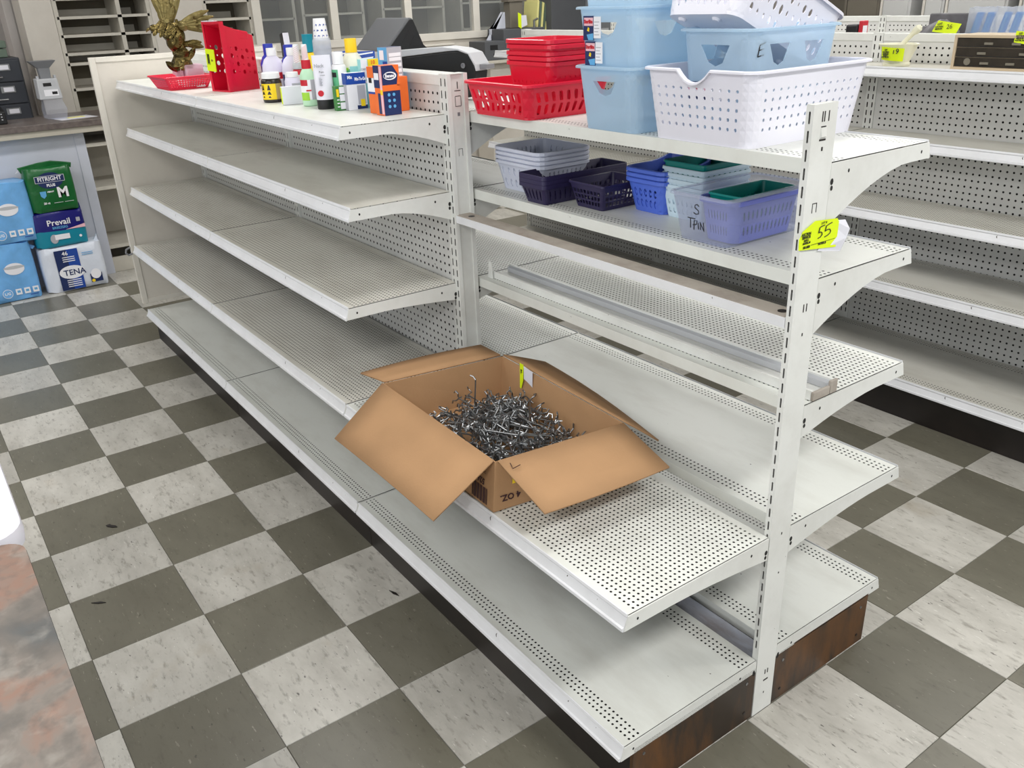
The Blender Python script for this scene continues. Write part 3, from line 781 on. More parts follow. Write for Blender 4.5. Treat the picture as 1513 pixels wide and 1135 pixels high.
# translucent blue bins
def bin_meshes(a0, b0, a1, b1, H, nx=1, ny=2, ht=(.52, .80)):
    hh = lambda s, i, n, r: H_smile
    return basket_meshes(a0, b0, a1, b1, H, .028, nx, ny, band([(0, 0), (.08, 0), (ht[0], 1), (ht[1], 0), (.93, 0), (1, 0)]), hh, M['bluebin'], rim=(.011, .004), cr=6)
mbn = bin_meshes(.090, .140, .099, .158, .142)
BL = ['lowest translucent blue bin of the tall stack, standing on the top shelf', 'middle translucent blue bin of the tall stack, with two printed stickers on its end', 'topmost translucent blue bin of the tall stack, cut by the picture edge']
BB = []
for i in range(3):
    BB.append(place_basket('plastic_bin', mbn, BL[i], (-.612, .190+.002*i, SH+.001+.1255*i), group='tall stack of blue bins', cat='bin'))
def bin_sticker(root, x, y, z, wd, h, full=True, ry=0.06):
    b = MB(); b.box(x, x+wd*.60, y-.0012, y, z, z+h); st = b.build('sticker', M['printnavy'], root); st.rotation_euler = (0, 0, 0)
    b = MB(); b.box(x+wd*.60, x+wd, y-.0011, y, z+h*.10, z+h*.97); b.build('sticker_text_panel', M['printwhite'], st)
    b = MB(); b.prism([(x+.003, z+h*.60), (x+wd*.57, z+h*.60), (x+wd*.57, z+h*.93), (x+.003, z+h*.93)], 'y', y-.0016, y-.0008); b.build('sticker_logo_panel', M['printpink'], st)
    lettering('Sterilite', h*.21, M['printred'], st, (x+wd*.30, y-.0018, z+h*.765), bold=.0006, sx=.85)
    if full:
        b = MB(); b.prism([(x+wd*.30, z+.001), (x+wd*.58, z+.001), (x+wd*.58, z+h*.30), (x+wd*.2, z+h*.24)], 'y', y-.0016, y-.0008); b.build('sticker_picture', M['skyblue'], st)
        b = MB(); b.prism([(x+wd*.22, z+h*.40), (x+wd*.34, z+h*.36), (x+wd*.36, z+h*.50), (x+wd*.28, z+h*.55)], 'y', y-.0016, y-.0008); b.build('sticker_mark', M['printyellow'], st)
    b = MB()
    for k in range(5): b.box(x+wd*.64, x+wd*(.92-.06*(k % 2)), y-.0014, y-.0010, z+h*(.22+.13*k), z+h*(.25+.13*k))
    b.build('sticker_lines', M['printgrey'], st)
    return st
bin_sticker(BB[1], -.072, -.1560, .072, .060, .052); bin_sticker(BB[1], -.070, -.1525, .018, .060, .052)
# big white basket with round holes and a scooped handle
hw = lambda s, i, n, r: H_round(.36 if s in (0, 2) else .32, .42)
mw = basket_meshes(.134, .172, .150, .190, .147, .026, 11, 14, band([(0, 0), (.17, 1), (.30, 1), (.43, 1), (.56, 1), (.69, 1), (.80, 0), (.90, 0), (1, 0)]), hw, M['white'], rim=(.010, .004), notch=((0, .34, .026), (2, .34, .026)), cr=6)
place_basket('laundry_basket', mw, 'big white basket with round holes and scooped handle at the end of the top shelf', (-.332, .226, SH+.001), th=.0022)
mb4 = bin_meshes(.084, .122, .098, .142, .216, ht=(.64, .88))
t = place_basket('plastic_bin', mb4, 'translucent blue bin marked E standing inside the white basket', (-.340, .238, SH+.005), cat='bin', th=.0022)
bin_sticker(t, -.082, -.1355, .066, .116, .046, full=False)
stroke([[(.0955,-.116,.186),(.0945,-.119,.164)],[(.0955,-.116,.186),(.0957,-.100,.190)],[(.0953,-.117,.176),(.0953,-.105,.178)],[(.0945,-.119,.164),(.0947,-.102,.167)]], .0013, M['ink'], t)
# white round-hole basket tilted on top of that bin
def hv(s, i, n, r):
    f = (.62, .40, .72, .34, .60, .42, .68)[(i*3+r*2) % 7]
    return H_round(f*.72, f)
mt = basket_meshes(.096, .150, .112, .166, .120, .026, 8, 12, band([(0, 0), (.10, 1), (.34, 1), (.58, 1), (.80, 0), (1, 0)]), hv, M['white'], rim=(.008, .006), cr=6)
t = place_basket('tilted_basket', mt, 'white basket with oval holes tilted on top of the blue bin marked E', (-.382, .228, 1.489), rx=-.42, th=.0022)
for x in (-.065, .03):
    for y in (-.128, .11):
        b = MB(); b.lathe([(0,-.007),(.007,-.006),(.010,-.002),(.010,.001),(0,.001)], (x, y, 0), 12); b.build('foot', M['white'], t, smooth=True)

# second shelf: stacks of small baskets
hs2 = lambda s, i, n, r: H_rect(.42, .80, .7)
m1 = basket_meshes(.094, .080, .112, .094, .082, .026, 6, 8, band([(0, 0), (.08, 1), (.44, 0), (.50, 1), (.84, 0), (1, 0)]), hs2, M['greywhite'], rim=(.005, .007))
LW = ['lowest pale grey-white slotted basket of the stack of four', 'second lowest pale grey-white basket of the stack of four', 'second highest pale grey-white basket of the stack of four', 'topmost pale grey-white basket of the stack of four, beside the post']
for i in range(4): place_basket('slotted_basket', m1, LW[i], (-1.074, .205, S1+.001+.0125*i), group='stack of pale baskets')
hn = lambda s, i, n, r: H_rect(.38, .85, .7)
m2 = basket_meshes(.042, .134, .055, .150, .054, .009, 5, 15, band([(0, 0), (.12, 1), (.78, 0), (1, 0)]), hn, M['navy'], rim=(.003, .010))
LN = ['lowest long navy basket of the stack of three', 'middle long navy basket of the stack of three', 'topmost long navy basket of the stack of three, open and empty']
for i in range(3): place_basket('long_basket', m2, LN[i], (-.921, .199, S1+.001+.0115*i), group='stack of long navy baskets')
hg = lambda s, i, n, r: H_rect(.74, .70, .95)
m3 = basket_meshes(.052, .064, .068, .078, .066, .008, 8, 9, band([(0, 0), (.12, 1), (.34, 1), (.56, 1), (.78, 0), (1, 0)]), hg, M['navy'], rim=(.003, .004))
place_basket('grid_basket', m3, 'single navy basket with a square grid, between the long navy stack and the blue stack', (-.769, .190, S1+.001))
hb = lambda s, i, n, r: H_round(.62, .82)
m4 = basket_meshes(.055, .068, .070, .084, .084, .020, 5, 6, band([(0, 0), (.12, 1), (.43, 1), (.76, 0), (1, 0)]), hb, M['blue'], rim=(.006, .008), backrise=.016)
LB = ['lowest bright blue basket of the stack of three', 'middle bright blue basket of the stack of three', 'topmost bright blue basket of the stack of three']
for i in range(3): place_basket('oval_hole_basket', m4, LB[i], (-.630, .272, S1+.001+.0125*i), group='stack of bright blue baskets')
hq = lambda s, i, n, r: H_rect(.45, .60, .9)
m5 = basket_meshes(.056, .072, .068, .084, .080, .008, 7, 8, band([(0, 0), (.10, 1), (.36, 1), (.62, 0), (.78, 1), (.88, 0), (1, 0)]), hq, M['paleblue'], rim=(.003, .006))
LP = ['lowest pale blue square basket of the stack behind the clear tub', 'second pale blue square basket of the stack behind the clear tub', 'third pale blue square basket of the stack behind the clear tub', 'topmost pale blue square basket of the stack behind the clear tub']
for i in range(4): place_basket('square_basket', m5, LP[i], (-.512, .284, S1+.001+.0145*i), group='stack of pale blue square baskets')
m5b = basket_meshes(.056, .072, .066, .082, .080, .008, 7, 8, band([(0, 0), (.10, 1), (.36, 1), (.62, 0), (1, 0)]), hq, M['teal'], rim=(.003, .003))
place_basket('square_basket', m5b, 'teal square basket nested on top of the pale blue stack', (-.512, .284, S1+.001+.0575))
# frosted clear tub with marker writing, a periwinkle basket and a teal basket inside
none = lambda s, i, n, r: None
m6 = basket_meshes(.070, .122, .084, .142, .108, .016, 3, 4, band([(0, 0), (.04, 0), (.52, 0), (.82, 0), (1, 0)]), none, M['clear'], rim=(.007, .005))
t = place_basket('clear_tub', m6, 'frosted clear plastic tub with black marker writing, holding two baskets', (-.332, .204, S1+.001), cat='tub')
yy = lambda z: -.1225-.0185*z/.108-.0012
def wr(pts): return [(x, yy(z), z) for x, z in pts]
stroke([wr(p) for p in ([(.000,.083),(-.004,.087),(-.011,.085),(-.012,.079),(-.002,.073),(-.003,.066),(-.011,.064),(-.017,.067)],
    [(-.036,.053),(-.014,.053)], [(-.028,.053),(-.030,.030)], [(-.020,.027),(-.017,.049),(-.008,.049),(-.012,.040),(-.022,.038)], [(-.006,.045),(-.006,.030)], [(.000,.030),(.000,.047),(.010,.028),(.010,.048)])], .0012, M['ink'], t)
m7 = basket_meshes(.044, .096, .053, .112, .094, .020, 7, 12, band([(0, 0), (.12, 1), (.42, 0), (.48, 1), (.78, 0), (1, 0)]), hs2, M['perib'], rim=(.006, .009))
place_basket('slotted_basket', m7, 'periwinkle blue slotted basket inside the clear tub', (-.306, .205, S1+.005))
hr = lambda s, i, n, r: H_round(.35)
m8 = basket_meshes(.036, .082, .045, .092, .080, .008, 7, 13, band([(0, 0), (.12, 1), (.28, 1), (.44, 1), (.60, 1), (.76, 0), (1, 0)]), hr, M['teal'], rim=(.003, .003))
place_basket('round_hole_basket', m8, 'teal basket nested in the periwinkle basket inside the clear tub', (-.302, .203, S1+.027))

# ------------------------------------------------------------------ cardboard box of pegboard hooks
BX = thing('cardboard_box', 'open brown cardboard box with its four flaps out, full of metal hooks', 'box', (-.72, -.23, .5135))
tN, tW, tB, tE = (-.468,-.411,.637), (-1.025,-.399,.637), (-.970,-.036,.637), (-.424,-.060,.637)
bN, bW, bB, bE = (-.459,-.430,.5145), (-1.010,-.418,.5145), (-.965,-.052,.5145), (-.409,-.078,.5145)
def lerp(p, q, t): return tuple(p[i]+(q[i]-p[i])*t for i in range(3))
mb = MB()
mb.face([bN, bW, bB, bE][::-1])
for (t0, t1, c0, c1) in ((tN, tW, bN, bW), (tW, tB, bW, bB), (tB, tE, bB, bE), (tE, tN, bE, bN)):
    mb.face([c1, c0, t0, t1])
mb.build('carton', M['card'], BX, world=True, solid=.0045)
def flap(p, q, tq, tp, sag=0.0, m='card'):
    """flap hinged on p-q with outer corners tp (near p) and tq (near q)"""
    b = MB(); n = 6; rows_ = []
    for j in range(4):
        s = j/3; row = []
        for i in range(n+1):
            u = i/n; e = lerp(p, q, u); t_ = lerp(tp, tq, u); x = lerp(e, t_, s)
            row.append((x[0], x[1], x[2]+sag*math.sin(PI*u)*s - .35*sag*s*s))
        rows_.append(row)
    for j in range(3):
        for i in range(n): b.face([rows_[j][i], rows_[j][i+1], rows_[j+1][i+1], rows_[j+1][i]])
    return b.build('flap', M[m], BX, world=True, solid=.0045, smooth=True)
flap((-.470,-.415,.640), (-1.022,-.403,.640), (-1.003,-.570,.533), (-.452,-.592,.563), .004)
fr = flap((-.420,-.064,.640), (-.462,-.408,.640), (-.272,-.423,.600), (-.240,-.088,.604), -.004)
flap((-.970,-.032,.640), (-.427,-.056,.640), (-.402,.040,.568), (-.950,.105,.590), .012)
flap((-1.027,-.395,.640), (-.975,-.040,.640), (-1.110,-.020,.628), (-1.178,-.395,.618), .006)
b = MB(); b.tube([(-.437,-.392,.6405),(-.416,-.400,.6385),(-.418,-.378,.6395)], .0012, 4); b.build('torn_slit', M['cardink'], fr, world=True)
# printing on the outside of the box, upside down
def card_text(txt, size, p, right, up, bold=.0006):
    o = lettering(txt, size, M['cardink'], BX, (0, 0, 0), bold=bold)
    r = Vector(right).normalized(); u = Vector(up); u = (u-r*u.dot(r)).normalized(); n = r.cross(u)
    m = Matrix((r, u, n)).transposed().to_4x4(); m.translation = Vector(p)-wloc(BX)+n*.0028
    o.matrix_local = m; return o
fx = Vector(bE)-Vector(bN); fxu = Vector(tN)-Vector(bN)
card_text('4 OZ.', .0215, Vector(bN)+fx*.118+fxu*.24, -fx, -fxu)
fy = Vector(bW)-Vector(bN); fyu = Vector(tN)-Vector(bN)
card_text('52642', .021, Vector(bN)+fy*.115+fyu*.48, fy, -fyu)
b = MB()
for i in range(15):
    t0 = .045+.0078*i; wd = (.0030, .0018, .0042)[i*7 % 3]/.55
    q0 = Vector(bN)+fy*t0+fyu*.06; q1 = Vector(bN)+fy*(t0+wd)+fyu*.06
    n = Vector((0, -.0030, 0))
    b.add([q0+n, q1+n, q1+n+fyu*.32, q0+n+fyu*.32], [(0, 1, 2, 3)])
for i in range(5):
    q0 = Vector(bN)+fy*.06+fyu*(.66+.035*i); q1 = Vector(bN)+fy*.11+fyu*(.66+.035*i); n = Vector((0, -.0030, 0))
    b.add([q0+n, q1+n, q1+n+fyu*.012, q0+n+fyu*.012], [(0, 1, 2, 3)])
q = b.build('barcode', M['cardink'], BX, world=True); q['kind'] = 'stuff'
b = MB(); q0 = Vector(bN)+fx*.125+fxu*.48; n = Vector((.0032, 0, 0))
b.add([q0+n, q0+n+fx*.2, q0+n+fx*.2+fxu*.36, q0+n+fxu*.36], [(0, 1, 2, 3)]); b.build('yellow_label', M['printyellow'], BX, world=True)
# torn lot sticker hanging on the inside of the back wall
b = MB(); b.add([(-.868,-.0475,.652),(-.850,-.0480,.652),(-.848,-.0520,.606),(-.856,-.0540,.578),(-.862,-.0540,.580),(-.866,-.0500,.612)], [(0,1,2,3,4,5)]); q = b.build('lot_sticker', M['neon'], BX, world=True, solid=.0006); q['label'] = 'torn yellow and white sticker on the inner wall'
b = MB(); b.add([(-.850,-.0470,.648),(-.806,-.0495,.644),(-.806,-.0515,.598),(-.826,-.0515,.606),(-.847,-.0500,.610)], [(0,1,2,3,4)]); b.build('backing_paper', M['paper'], q, world=True, solid=.0006)
lettering('BID', .010, M['ink'], q, (-.859, -.0500, .628), (PI/2, PI/2, 0), bold=.0003, world=True)
# the hooks: three wire shapes, each hook its own object
def hook_mesh(L, hookr, prong, up):
    b = MB(); r = .0022
    pts = [(-L*.5, 0, 0)]
    n = 6
    pts += [(L*.5*(-1+2*i/n), 0, 0) for i in range(1, n+1)]
    pts += [(L*.5+up*.5, 0, up*.55), (L*.5+up*.55, 0, up*1.3)]
    b.tube(pts, r, 5)
    bk = [(-L*.5, 0, 0), (-L*.5-.004, 0, -.006), (-L*.5-.003, 0, -.016), (-L*.5-.012, 0, -.020), (-L*.5-.018, 0, -.012)]
    b.tube(bk, r, 5)
    b.tube([(-L*.5, -.012, .001), (-L*.5-.002, 0, .002), (-L*.5, .012, .001), (-L*.5-prong, .013, .006), (-L*.5-prong-.002, .013, .016)], r, 5)
    return b.mesh('peg_hook', M['chrome'])
HM = [hook_mesh(.10, .01, .012, .014), hook_mesh(.06, .01, .010, .018), hook_mesh(.14, .01, .012, .012), hook_mesh(.035, .01, .010, .02)]
rnd = random.Random(11)
NH = 290
for i in range(NH):
    k = rnd.choices((0, 1, 2, 3), (3, 4, 1.2, 4))[0]
    u, v = rnd.random(), rnd.random()
    m_ = (.13, .10, .16, .08)[k]
    x = -.955+m_*.5+(u)*(.42-m_*.0); x = min(x, -.50-m_*.42)
    y = -.365+v*.275
    hump = .050*math.exp(-((x+.73)/.15)**2-((y+.20)/.12)**2)
    lay = rnd.random()**.6
    z = .524+lay*(.022+hump)
    o = bpy.data.objects.new('peg_hook', HM[k]); COL.objects.link(o)
    o.location = (x, y, z)
    yaw = rnd.uniform(-.7, .7)+(PI if rnd.random() < .5 else 0) if k == 2 or k == 0 else rnd.uniform(0, 2*PI)
    tilt = rnd.uniform(-.30, .30) if k in (0, 2) else rnd.uniform(-.8, .8)
    if z < .545: tilt *= .25
    o.rotation_euler = (rnd.uniform(0, 2*PI), tilt, yaw)
    tagit(o, 'loose metal pegboard hook in the tangled heap inside the cardboard box', 'hook', 'pegboard hooks in the cardboard box')
o = bpy.data.objects.new('peg_hook', HM[0]); COL.objects.link(o); o.location = (-.865, -.205, .598); o.rotation_euler = (0, -PI/2+.1, .4)
tagit(o, 'metal pegboard hook standing upright out of the heap near the back of the box', 'hook', 'pegboard hooks in the cardboard box')

# ------------------------------------------------------------------ goods on the front top shelf
def goods(name, label, cat, x, y, rz=1.2, group=None): return thing(name, label, cat, (x, y, SH+.0006), rz, group)
# coral tray with a grid pattern
ht = lambda s, i, n, r: H_rect(.60, .60, .9)
mtry = basket_meshes(.082, .078, .106, .100, .050, .008, 16, 15, band([(0, 0), (.16, 1), (.32, 1), (.48, 1), (.64, 1), (.80, 0), (1, 0)]), ht, M['pinkred'], rim=(.004, .004))
place_basket('grid_tray', mtry, 'shallow coral red grid tray under the golden eagle', (-2.905, -.262, SH+.001), rz=.05, cat='tray')
t = goods('foam_block', 'white foam packing block behind the eagle in the coral tray', 'packing', -2.895, -.225, 0)
b = MB(); b.box(-.085, .075, -.035, .035, .004, .078); b.build('block', M['foam'], t, bevel=.004)
b = MB(); b.box(.0, .078, -.037, .036, .03, .092); b.build('raised_end', M['pinkwrap'], t, bevel=.006)
b = MB()
rr = random.Random(3)
b.loft([[(-.055+.115*((i % 8)/7) if i < 8 else .06-.115*((i-8)/7), -.045+.004*rr.random()-(.012 if i >= 8 else 0), z+.008*rr.random()) for i in range(16)] for z in (.045, .058, .070)])
b.build('crumpled_film', M['pinkwrap'], t)
# golden eagle figurine
eg = thing('eagle_figurine', 'antique gold eagle figurine with raised wings standing in the coral tray', 'figurine', (-2.86, -.262, SH+.072), .94); eg.scale = (1.3, 1.1, 1.18)
def blob(mb, c, r, axis=(0, 0, 1), ln=1.0, n=10, k=7, taper=0.0):
    """ellipsoid stretched along an axis"""
    a = Vector(axis).normalized(); u = a.orthogonal().normalized(); v = a.cross(u); rings = []
    for j in range(k+1):
        t = -1+2*j/k; q = math.sqrt(max(0.0, 1-t*t))*(1-taper*t); q = max(q, .02)
        rings.append([tuple(Vector(c)+a*t*ln+(u*math.cos(2*PI*i/n)+v*math.sin(2*PI*i/n))*r*q) for i in range(n)])
    mb.loft(rings)
def feather(mb, p, d, ln, wd, th=.004, curl=.25, nrm=(0, -1, 0)):
    d = Vector(d).normalized(); nn = Vector(nrm); s = d.cross(nn).normalized(); nn = s.cross(d).normalized(); rings = []
    for j in range(6):
        t = j/5; w_ = wd*(0.55+1.1*t-1.55*t**3)*.9+.0008; c = Vector(p)+d*ln*t+s*curl*ln*t*t*.4
        rings.append([tuple(c+s*w_*x+nn*th*(1-t*.7)*y) for x, y in ((-1, 0), (-.4, .8), (0, 1.2), (.4, .8), (1, 0), (.3, -.8), (-.3, -.8))])
    mb.loft(rings)
b = MB()     # rock base
rings = []
rr = random.Random(5)
for z, r in ((0, .030), (.012, .036), (.026, .033), (.042, .026), (.060, .024), (.072, .016)):
    rings.append([((r*(1+.28*(rr.random()-.5)))*math.cos(2*PI*i/12)+.10*z, (r*.8*(1+.28*(rr.random()-.5)))*math.sin(2*PI*i/12), z) for i in range(12)])
b.loft(rings); feather(b, (.015, 0, .03), (.75, 0, .66), .055, .012, .008, -.3); feather(b, (-.01, -.012, .0), (-.7, 0, .5), .045, .014, .010)
b.build('rock_base', M['gold'], eg)
b = MB()     # body, breast, neck and head
blob(b, (-.004, 0, .100), .030, (.35, 0, 1), .044, 12, 9)
blob(b, (-.012, -.006, .122), .029, (.5, -.1, 1), .036, 12, 8)
blob(b, (-.034, -.006, .130), .017, (-.85, -.1, .35), .030, 10, 8)
blob(b, (-.060, -.008, .136), .014, (-1, -.1, .15), .018, 10, 8)
blob(b, (.012, 0, .066), .012, (.1, 0, -1), .026); blob(b, (-.012, .004, .064), .012, (-.1, 0, -1), .026)
b.build('body', M['gold'], eg, smooth=True, subd=1)
b = MB()
b.loft([[(-.072, -.015, .142), (-.072, -.001, .142), (-.072, -.001, .130), (-.072, -.015, .130)], [(-.084, -.012, .140), (-.084, -.004, .140), (-.084, -.004, .129), (-.084, -.012, .129)], [(-.090, -.009, .128), (-.090, -.007, .128), (-.089, -.007, .122), (-.089, -.009, .122)]])
b.build('beak', M['goldlight'], eg, subd=1)
b = MB()
for k in range(26):      # breast and shoulder feathers
    a = rr.uniform(-1, 1); h_ = rr.uniform(0, 1)
    feather(b, (-.016+.034*a, -.026-.008*(1-abs(a)), .090+.075*h_), (.25*a-.15, -.35, -.85), .022, .007, .003)
b.build('breast_feathers', M['gold'], eg)
for nm, base, dirs in (('left_wing', (-.022, .004, .150), ((-.24, 1, .092), (-.10, 1, .118), (.02, 1, .128), (.14, 1, .120), (.34, 1, .104))), ('right_wing', (.020, .006, .140), ((.86, .50, .100), (.95, .34, .104), (1, .14, .098), (1, -.10, .088), (.62, .62, .085)))):
    wg = MB(); blob(wg, base, .018, (dirs[2][0], 0, dirs[2][1]), .030, 10, 7)
    for i, (dx, dzv, ln) in enumerate(dirs):
        feather(wg, (base[0]+.004*(i-2)*(1 if nm[0] == 'l' else .4), base[1]+.004*(i % 2), base[2]-.003*(i-2)), (dx, .05, dzv), ln, .0125, .004, .3 if dx > 0 else -.25)
        feather(wg, (base[0]+.004*(i-2), base[1]-.008, base[2]), (dx, -.05, dzv), ln*.55, .011, .004, .2)
    wg.build('wing', M['goldlight'], eg)
b = MB(); feather(b, (.02, 0, .085), (1, 0, -.1), .060, .014, .006, .3); feather(b, (.02, 0, .080), (.95, 0, .25), .055, .013, .006, .3); b.build('tail', M['gold'], eg)

# red holed bin lying on its side, open end to the aisle
rb_ = goods('holed_bin', 'tall red bin with round holes lying on its side, yellow sticker on its rim', 'bin', -2.585, -.140, .20)
b = MB(); hw_, d_, h0_, h1_ = .056, .140, .242, .196
def RB(u, v):      # u along depth 0..1, v around: 0..4 faces
    hh = h0_+(h1_-h0_)*u; ww = hw_*(1-.18*u); y = -.070+d_*u
    k = int(v) if v < 4 else 3; f_ = v-k
    z0 = .0; z1 = hh
    c = [(-ww, z0), (ww, z0), (ww, z1), (-ww, z1), (-ww, z0)]
    return (c[k][0]+(c[k+1][0]-c[k][0])*f_, y, c[k][1]+(c[k+1][1]-c[k][1])*f_)
rr = random.Random(9)
for k in range(4):
    nu, nv = (6, 8) if k % 2 else (6, 4)
    for i in range(nu):
        for j in range(nv):
            side = (k % 2 == 1) and 1 < j < nv-2 and i >= 0
            h = H_round(.62*(1 if (i+j) % 2 else .38)) if side else None
            b.cell(RB, i/nu, (i+.5)/nu, (i+1)/nu, k+j/nv, k+(j+.5)/nv, k+(j+1)/nv, h)
b.face([RB(1, 0), RB(1, 1), RB(1, 2), RB(1, 3)])
b.build('body', M['red'], rb_, solid=.0025)
b = MB()
path = [RB(0, v) for v in (0, 1, 2, 3)]
def rimring(o_): return [(-hw_-o_, 0-(0 if o_ < .004 else 0)), (hw_+o_, 0), (hw_+o_, h0_+o_), (-hw_-o_, h0_+o_)]
r0 = [(-hw_-.001, -.072, .0), (hw_+.001, -.072, .0), (hw_+.001, -.072, h0_+.001), (-hw_-.001, -.072, h0_+.001)]
r1 = [(-hw_-.009, -.074, -.0), (hw_+.009, -.074, -.0), (hw_+.009, -.074, h0_+.009), (-hw_-.009, -.074, h0_+.009)]
r2 = [(p[0], -.058, p[2]) for p in r1]; r3 = [(p[0], -.058, p[2]) for p in r0]
r0[0] = (-hw_+.004, -.072, .005); r0[1] = (hw_-.004, -.072, .005)
b.loft([r0, r1, r2, r3], c0=False, c1=False); b.build('rim', M['red'], rb_, bevel=.003, solid=.0012)
b = MB(); b.prism([(-.063,h1_-.008),(.048,h1_-.012),(.050,h1_+.014),(-.060,h1_+.038)], 'x', hw_-.012, hw_-.004); b.build('folded_edge', M['red'], rb_, bevel=.004)
b = MB(); b.box(-.058, .030, -.0765, -.062, h0_+.0095, h0_+.0125); q = b.build('white_label_strip', M['paper'], rb_)
b = MB(); b.box(-.072, -.010, -.0785, -.0755, .072, .152); q = b.build('lot_sticker', M['neon'], rb_); q['label'] = 'neon yellow lot sticker'; q.rotation_euler = (0, .06, 0)
b = MB()
for i in range(5): b.box(-.062+.0036*i, -.060+.0036*i, -.0792, -.0782, .095+.004*(i % 2), .134)
b.build('sticker_print', M['ink'], q)
lettering('6', .020, M['ink'], q, (-.028, -.0790, .112), (PI/2, PI/2, 0))

# --- bottles, jars and cartons
def turned(root, name, prof, m, n=20, sx=1.0, sy=1.0): 
    b = MB(); b.lathe(prof, n=n, sx=sx, sy=sy); return b.build(name, m, root, smooth=True)
def wrap(root, name, r, z0, z1, m, a0=-PI*.95, a1=0.0, sy=1.0, sx=1.0, n=14):
    """paper label wrapped on a round bottle between two angles"""
    b = MB()
    for i in range(n):
        p, q = a0+(a1-a0)*i/n, a0+(a1-a0)*(i+1)/n
        b.face([(r*sx*math.cos(p), r*sy*math.sin(p), z0), (r*sx*math.cos(q), r*sy*math.sin(q), z0), (r*sx*math.cos(q), r*sy*math.sin(q), z1), (r*sx*math.cos(p), r*sy*math.sin(p), z1)])
    return b.build(name, m, root, smooth=True)
def cap(root, z0, z1, r, m, r1=None): return turned(root, 'cap', [(0, z0), (r, z0), (r, z1-.002), (r1 or r*.96, z1), (0, z1)], m)
CW = PI*.18     # labels turned to the camera
# white jugs
for i, (x, y, lb) in enumerate(((-2.155, -.150, 'white jug bottle with a red label behind the dark vitamin jar'), (-2.085, -.105, 'white jug bottle with a navy label behind the small pill bottle'))):
    t = goods('jug_bottle', lb, 'bottle', x, y)
    turned(t, 'body', [(0, 0), (.036, 0), (.0385, .004), (.0385, .085), (.036, .108), (.028, .126), (.017, .136), (.014, .138), (0, .138)], M['lavwhite'])
    cap(t, .138, .163, .0165, M['whitecap'])
    wrap(t, 'label', .0389, .010, .078, M['printwhite'] if i == 0 else M['printnavy'])
    q = wrap(t, 'label_band', .0392, .062, .084, M['printred'] if i == 0 else M['printwhite'], -PI*.80, -.1)
    b = MB(); b.tube([(-.020+.005*k, -.0398*math.cos((-.020+.005*k)/.0394)+.0, .071+.004*math.sin(k*.8)) for k in range(9)], .0012, 4); b.build('script', M['printpink'], q)
for x, y, lb in ((-2.40, -.065, 'blue-capped bottle behind the left white jug, beside the red bin'), (-2.215, -.060, 'blue-capped bottle between the two white jugs, at the back')):
    t = goods('capped_bottle', lb, 'bottle', x, y)
    turned(t, 'body', [(0, 0), (.033, 0), (.035, .004), (.035, .10), (.026, .122), (.018, .13), (0, .13)], M['deepblue'])
    cap(t, .130, .168, .0185, M['deepblue'])
    wrap(t, 'label', .0354, .02, .09, M['printnavy'])
t = goods('vitamin_jar', 'dark amber vitamin jar with white lid and yellow label at the shelf front', 'jar', -2.005, -.222)
turned(t, 'body', [(0, 0), (.031, 0), (.0335, .003), (.0335, .066), (.031, .073), (.027, .076), (0, .076)], M['darkjar'])
turned(t, 'lid', [(0, .0755), (.0295, .0755), (.0300, .078), (.0300, .092), (.028, .0945), (0, .0945)], M['whitecap'])
q = wrap(t, 'label', .0338, .010, .060, M['printyellow'], -PI*.92, -PI*.38)
wrap(t, 'label_side', .0338, .010, .060, mat('label_tan', rgb(168, 150, 96), .5), -PI*.38, PI*.05)
for a in (-PI*.82, -PI*.60):
    b = MB(); c_, s_ = math.cos(a), math.sin(a)
    for z0, z1, ww in ((.040, .056, .006), (.026, .036, .007), (.016, .021, .005)):
        b.add([(.0343*c_-ww*-s_, .0343*s_-ww*c_, z0), (.0343*c_+ww*-s_, .0343*s_+ww*c_, z0), (.0343*c_+ww*.3*-s_, .0343*s_+ww*.3*c_, z1), (.0343*c_-ww*.3*-s_, .0343*s_-ww*.3*c_, z1)], [(0, 1, 2, 3)])
    b.build('label_print', M['darkjar'], q)
t = goods('pill_bottle', 'small white pill bottle behind the white carton', 'bottle', -1.945, -.170)
turned(t, 'body', [(0, 0), (.025, 0), (.027, .003), (.027, .066), (.023, .076), (.018, .078), (0, .078)], M['lavwhite'])
cap(t, .078, .094, .020, M['whitecap']); q = wrap(t, 'label', .0273, .012, .060, M['printgrey'], -PI*.55, .1)
t = goods('carton', 'plain white carton with a yellow edge standing before the pill bottle', 'box', -1.872, -.208, 1.35)
b = MB(); b.box(-.034, .034, -.011, .011, 0, .056); b.build('carton_body', M['paper'], t, bevel=.001)
b = MB(); b.box(-.0344, -.0336, -.0105, .0105, .002, .054); b.build('yellow_edge', M['neon'], t)
# nasal sprays
t = goods('nasal_spray', 'white spray bottle with a pink striped pointed cap, second row', 'bottle', -2.005, -.120)
turned(t, 'body', [(0, 0), (.020, 0), (.022, .003), (.022, .085), (.016, .097), (0, .098)], M['printred']); wrap(t, 'label', .0223, .02, .08, M['printwhite'], -PI*.6, -.2)
turned(t, 'collar', [(0, .098), (.0185, .098), (.0175, .112), (.014, .118), (0, .118)], M['lightgrey'])
cp = turned(t, 'cap', [(0, .114), (.0130, .114), (.0095, .174), (.008, .176), (0, .176)], M['whitecap'])
def stripes(cp, z0, z1, r0, r1):
    b = MB()
    for k in range(9):
        zc = z0+(z1-z0)*k/9; path = [((r0+(r1-r0)*((zc+.010*i/4-z0)/(z1-z0)))*math.cos(-2.6+i*.5), (r0+(r1-r0)*((zc+.010*i/4-z0)/(z1-z0)))*math.sin(-2.6+i*.5), zc+.010*i/4) for i in range(5)]
        b.tube(path, .0006, 4)
    b.build('pink_stripes', M['printred'], cp)
stripes(cp, .116, .168, .0131, .0097)
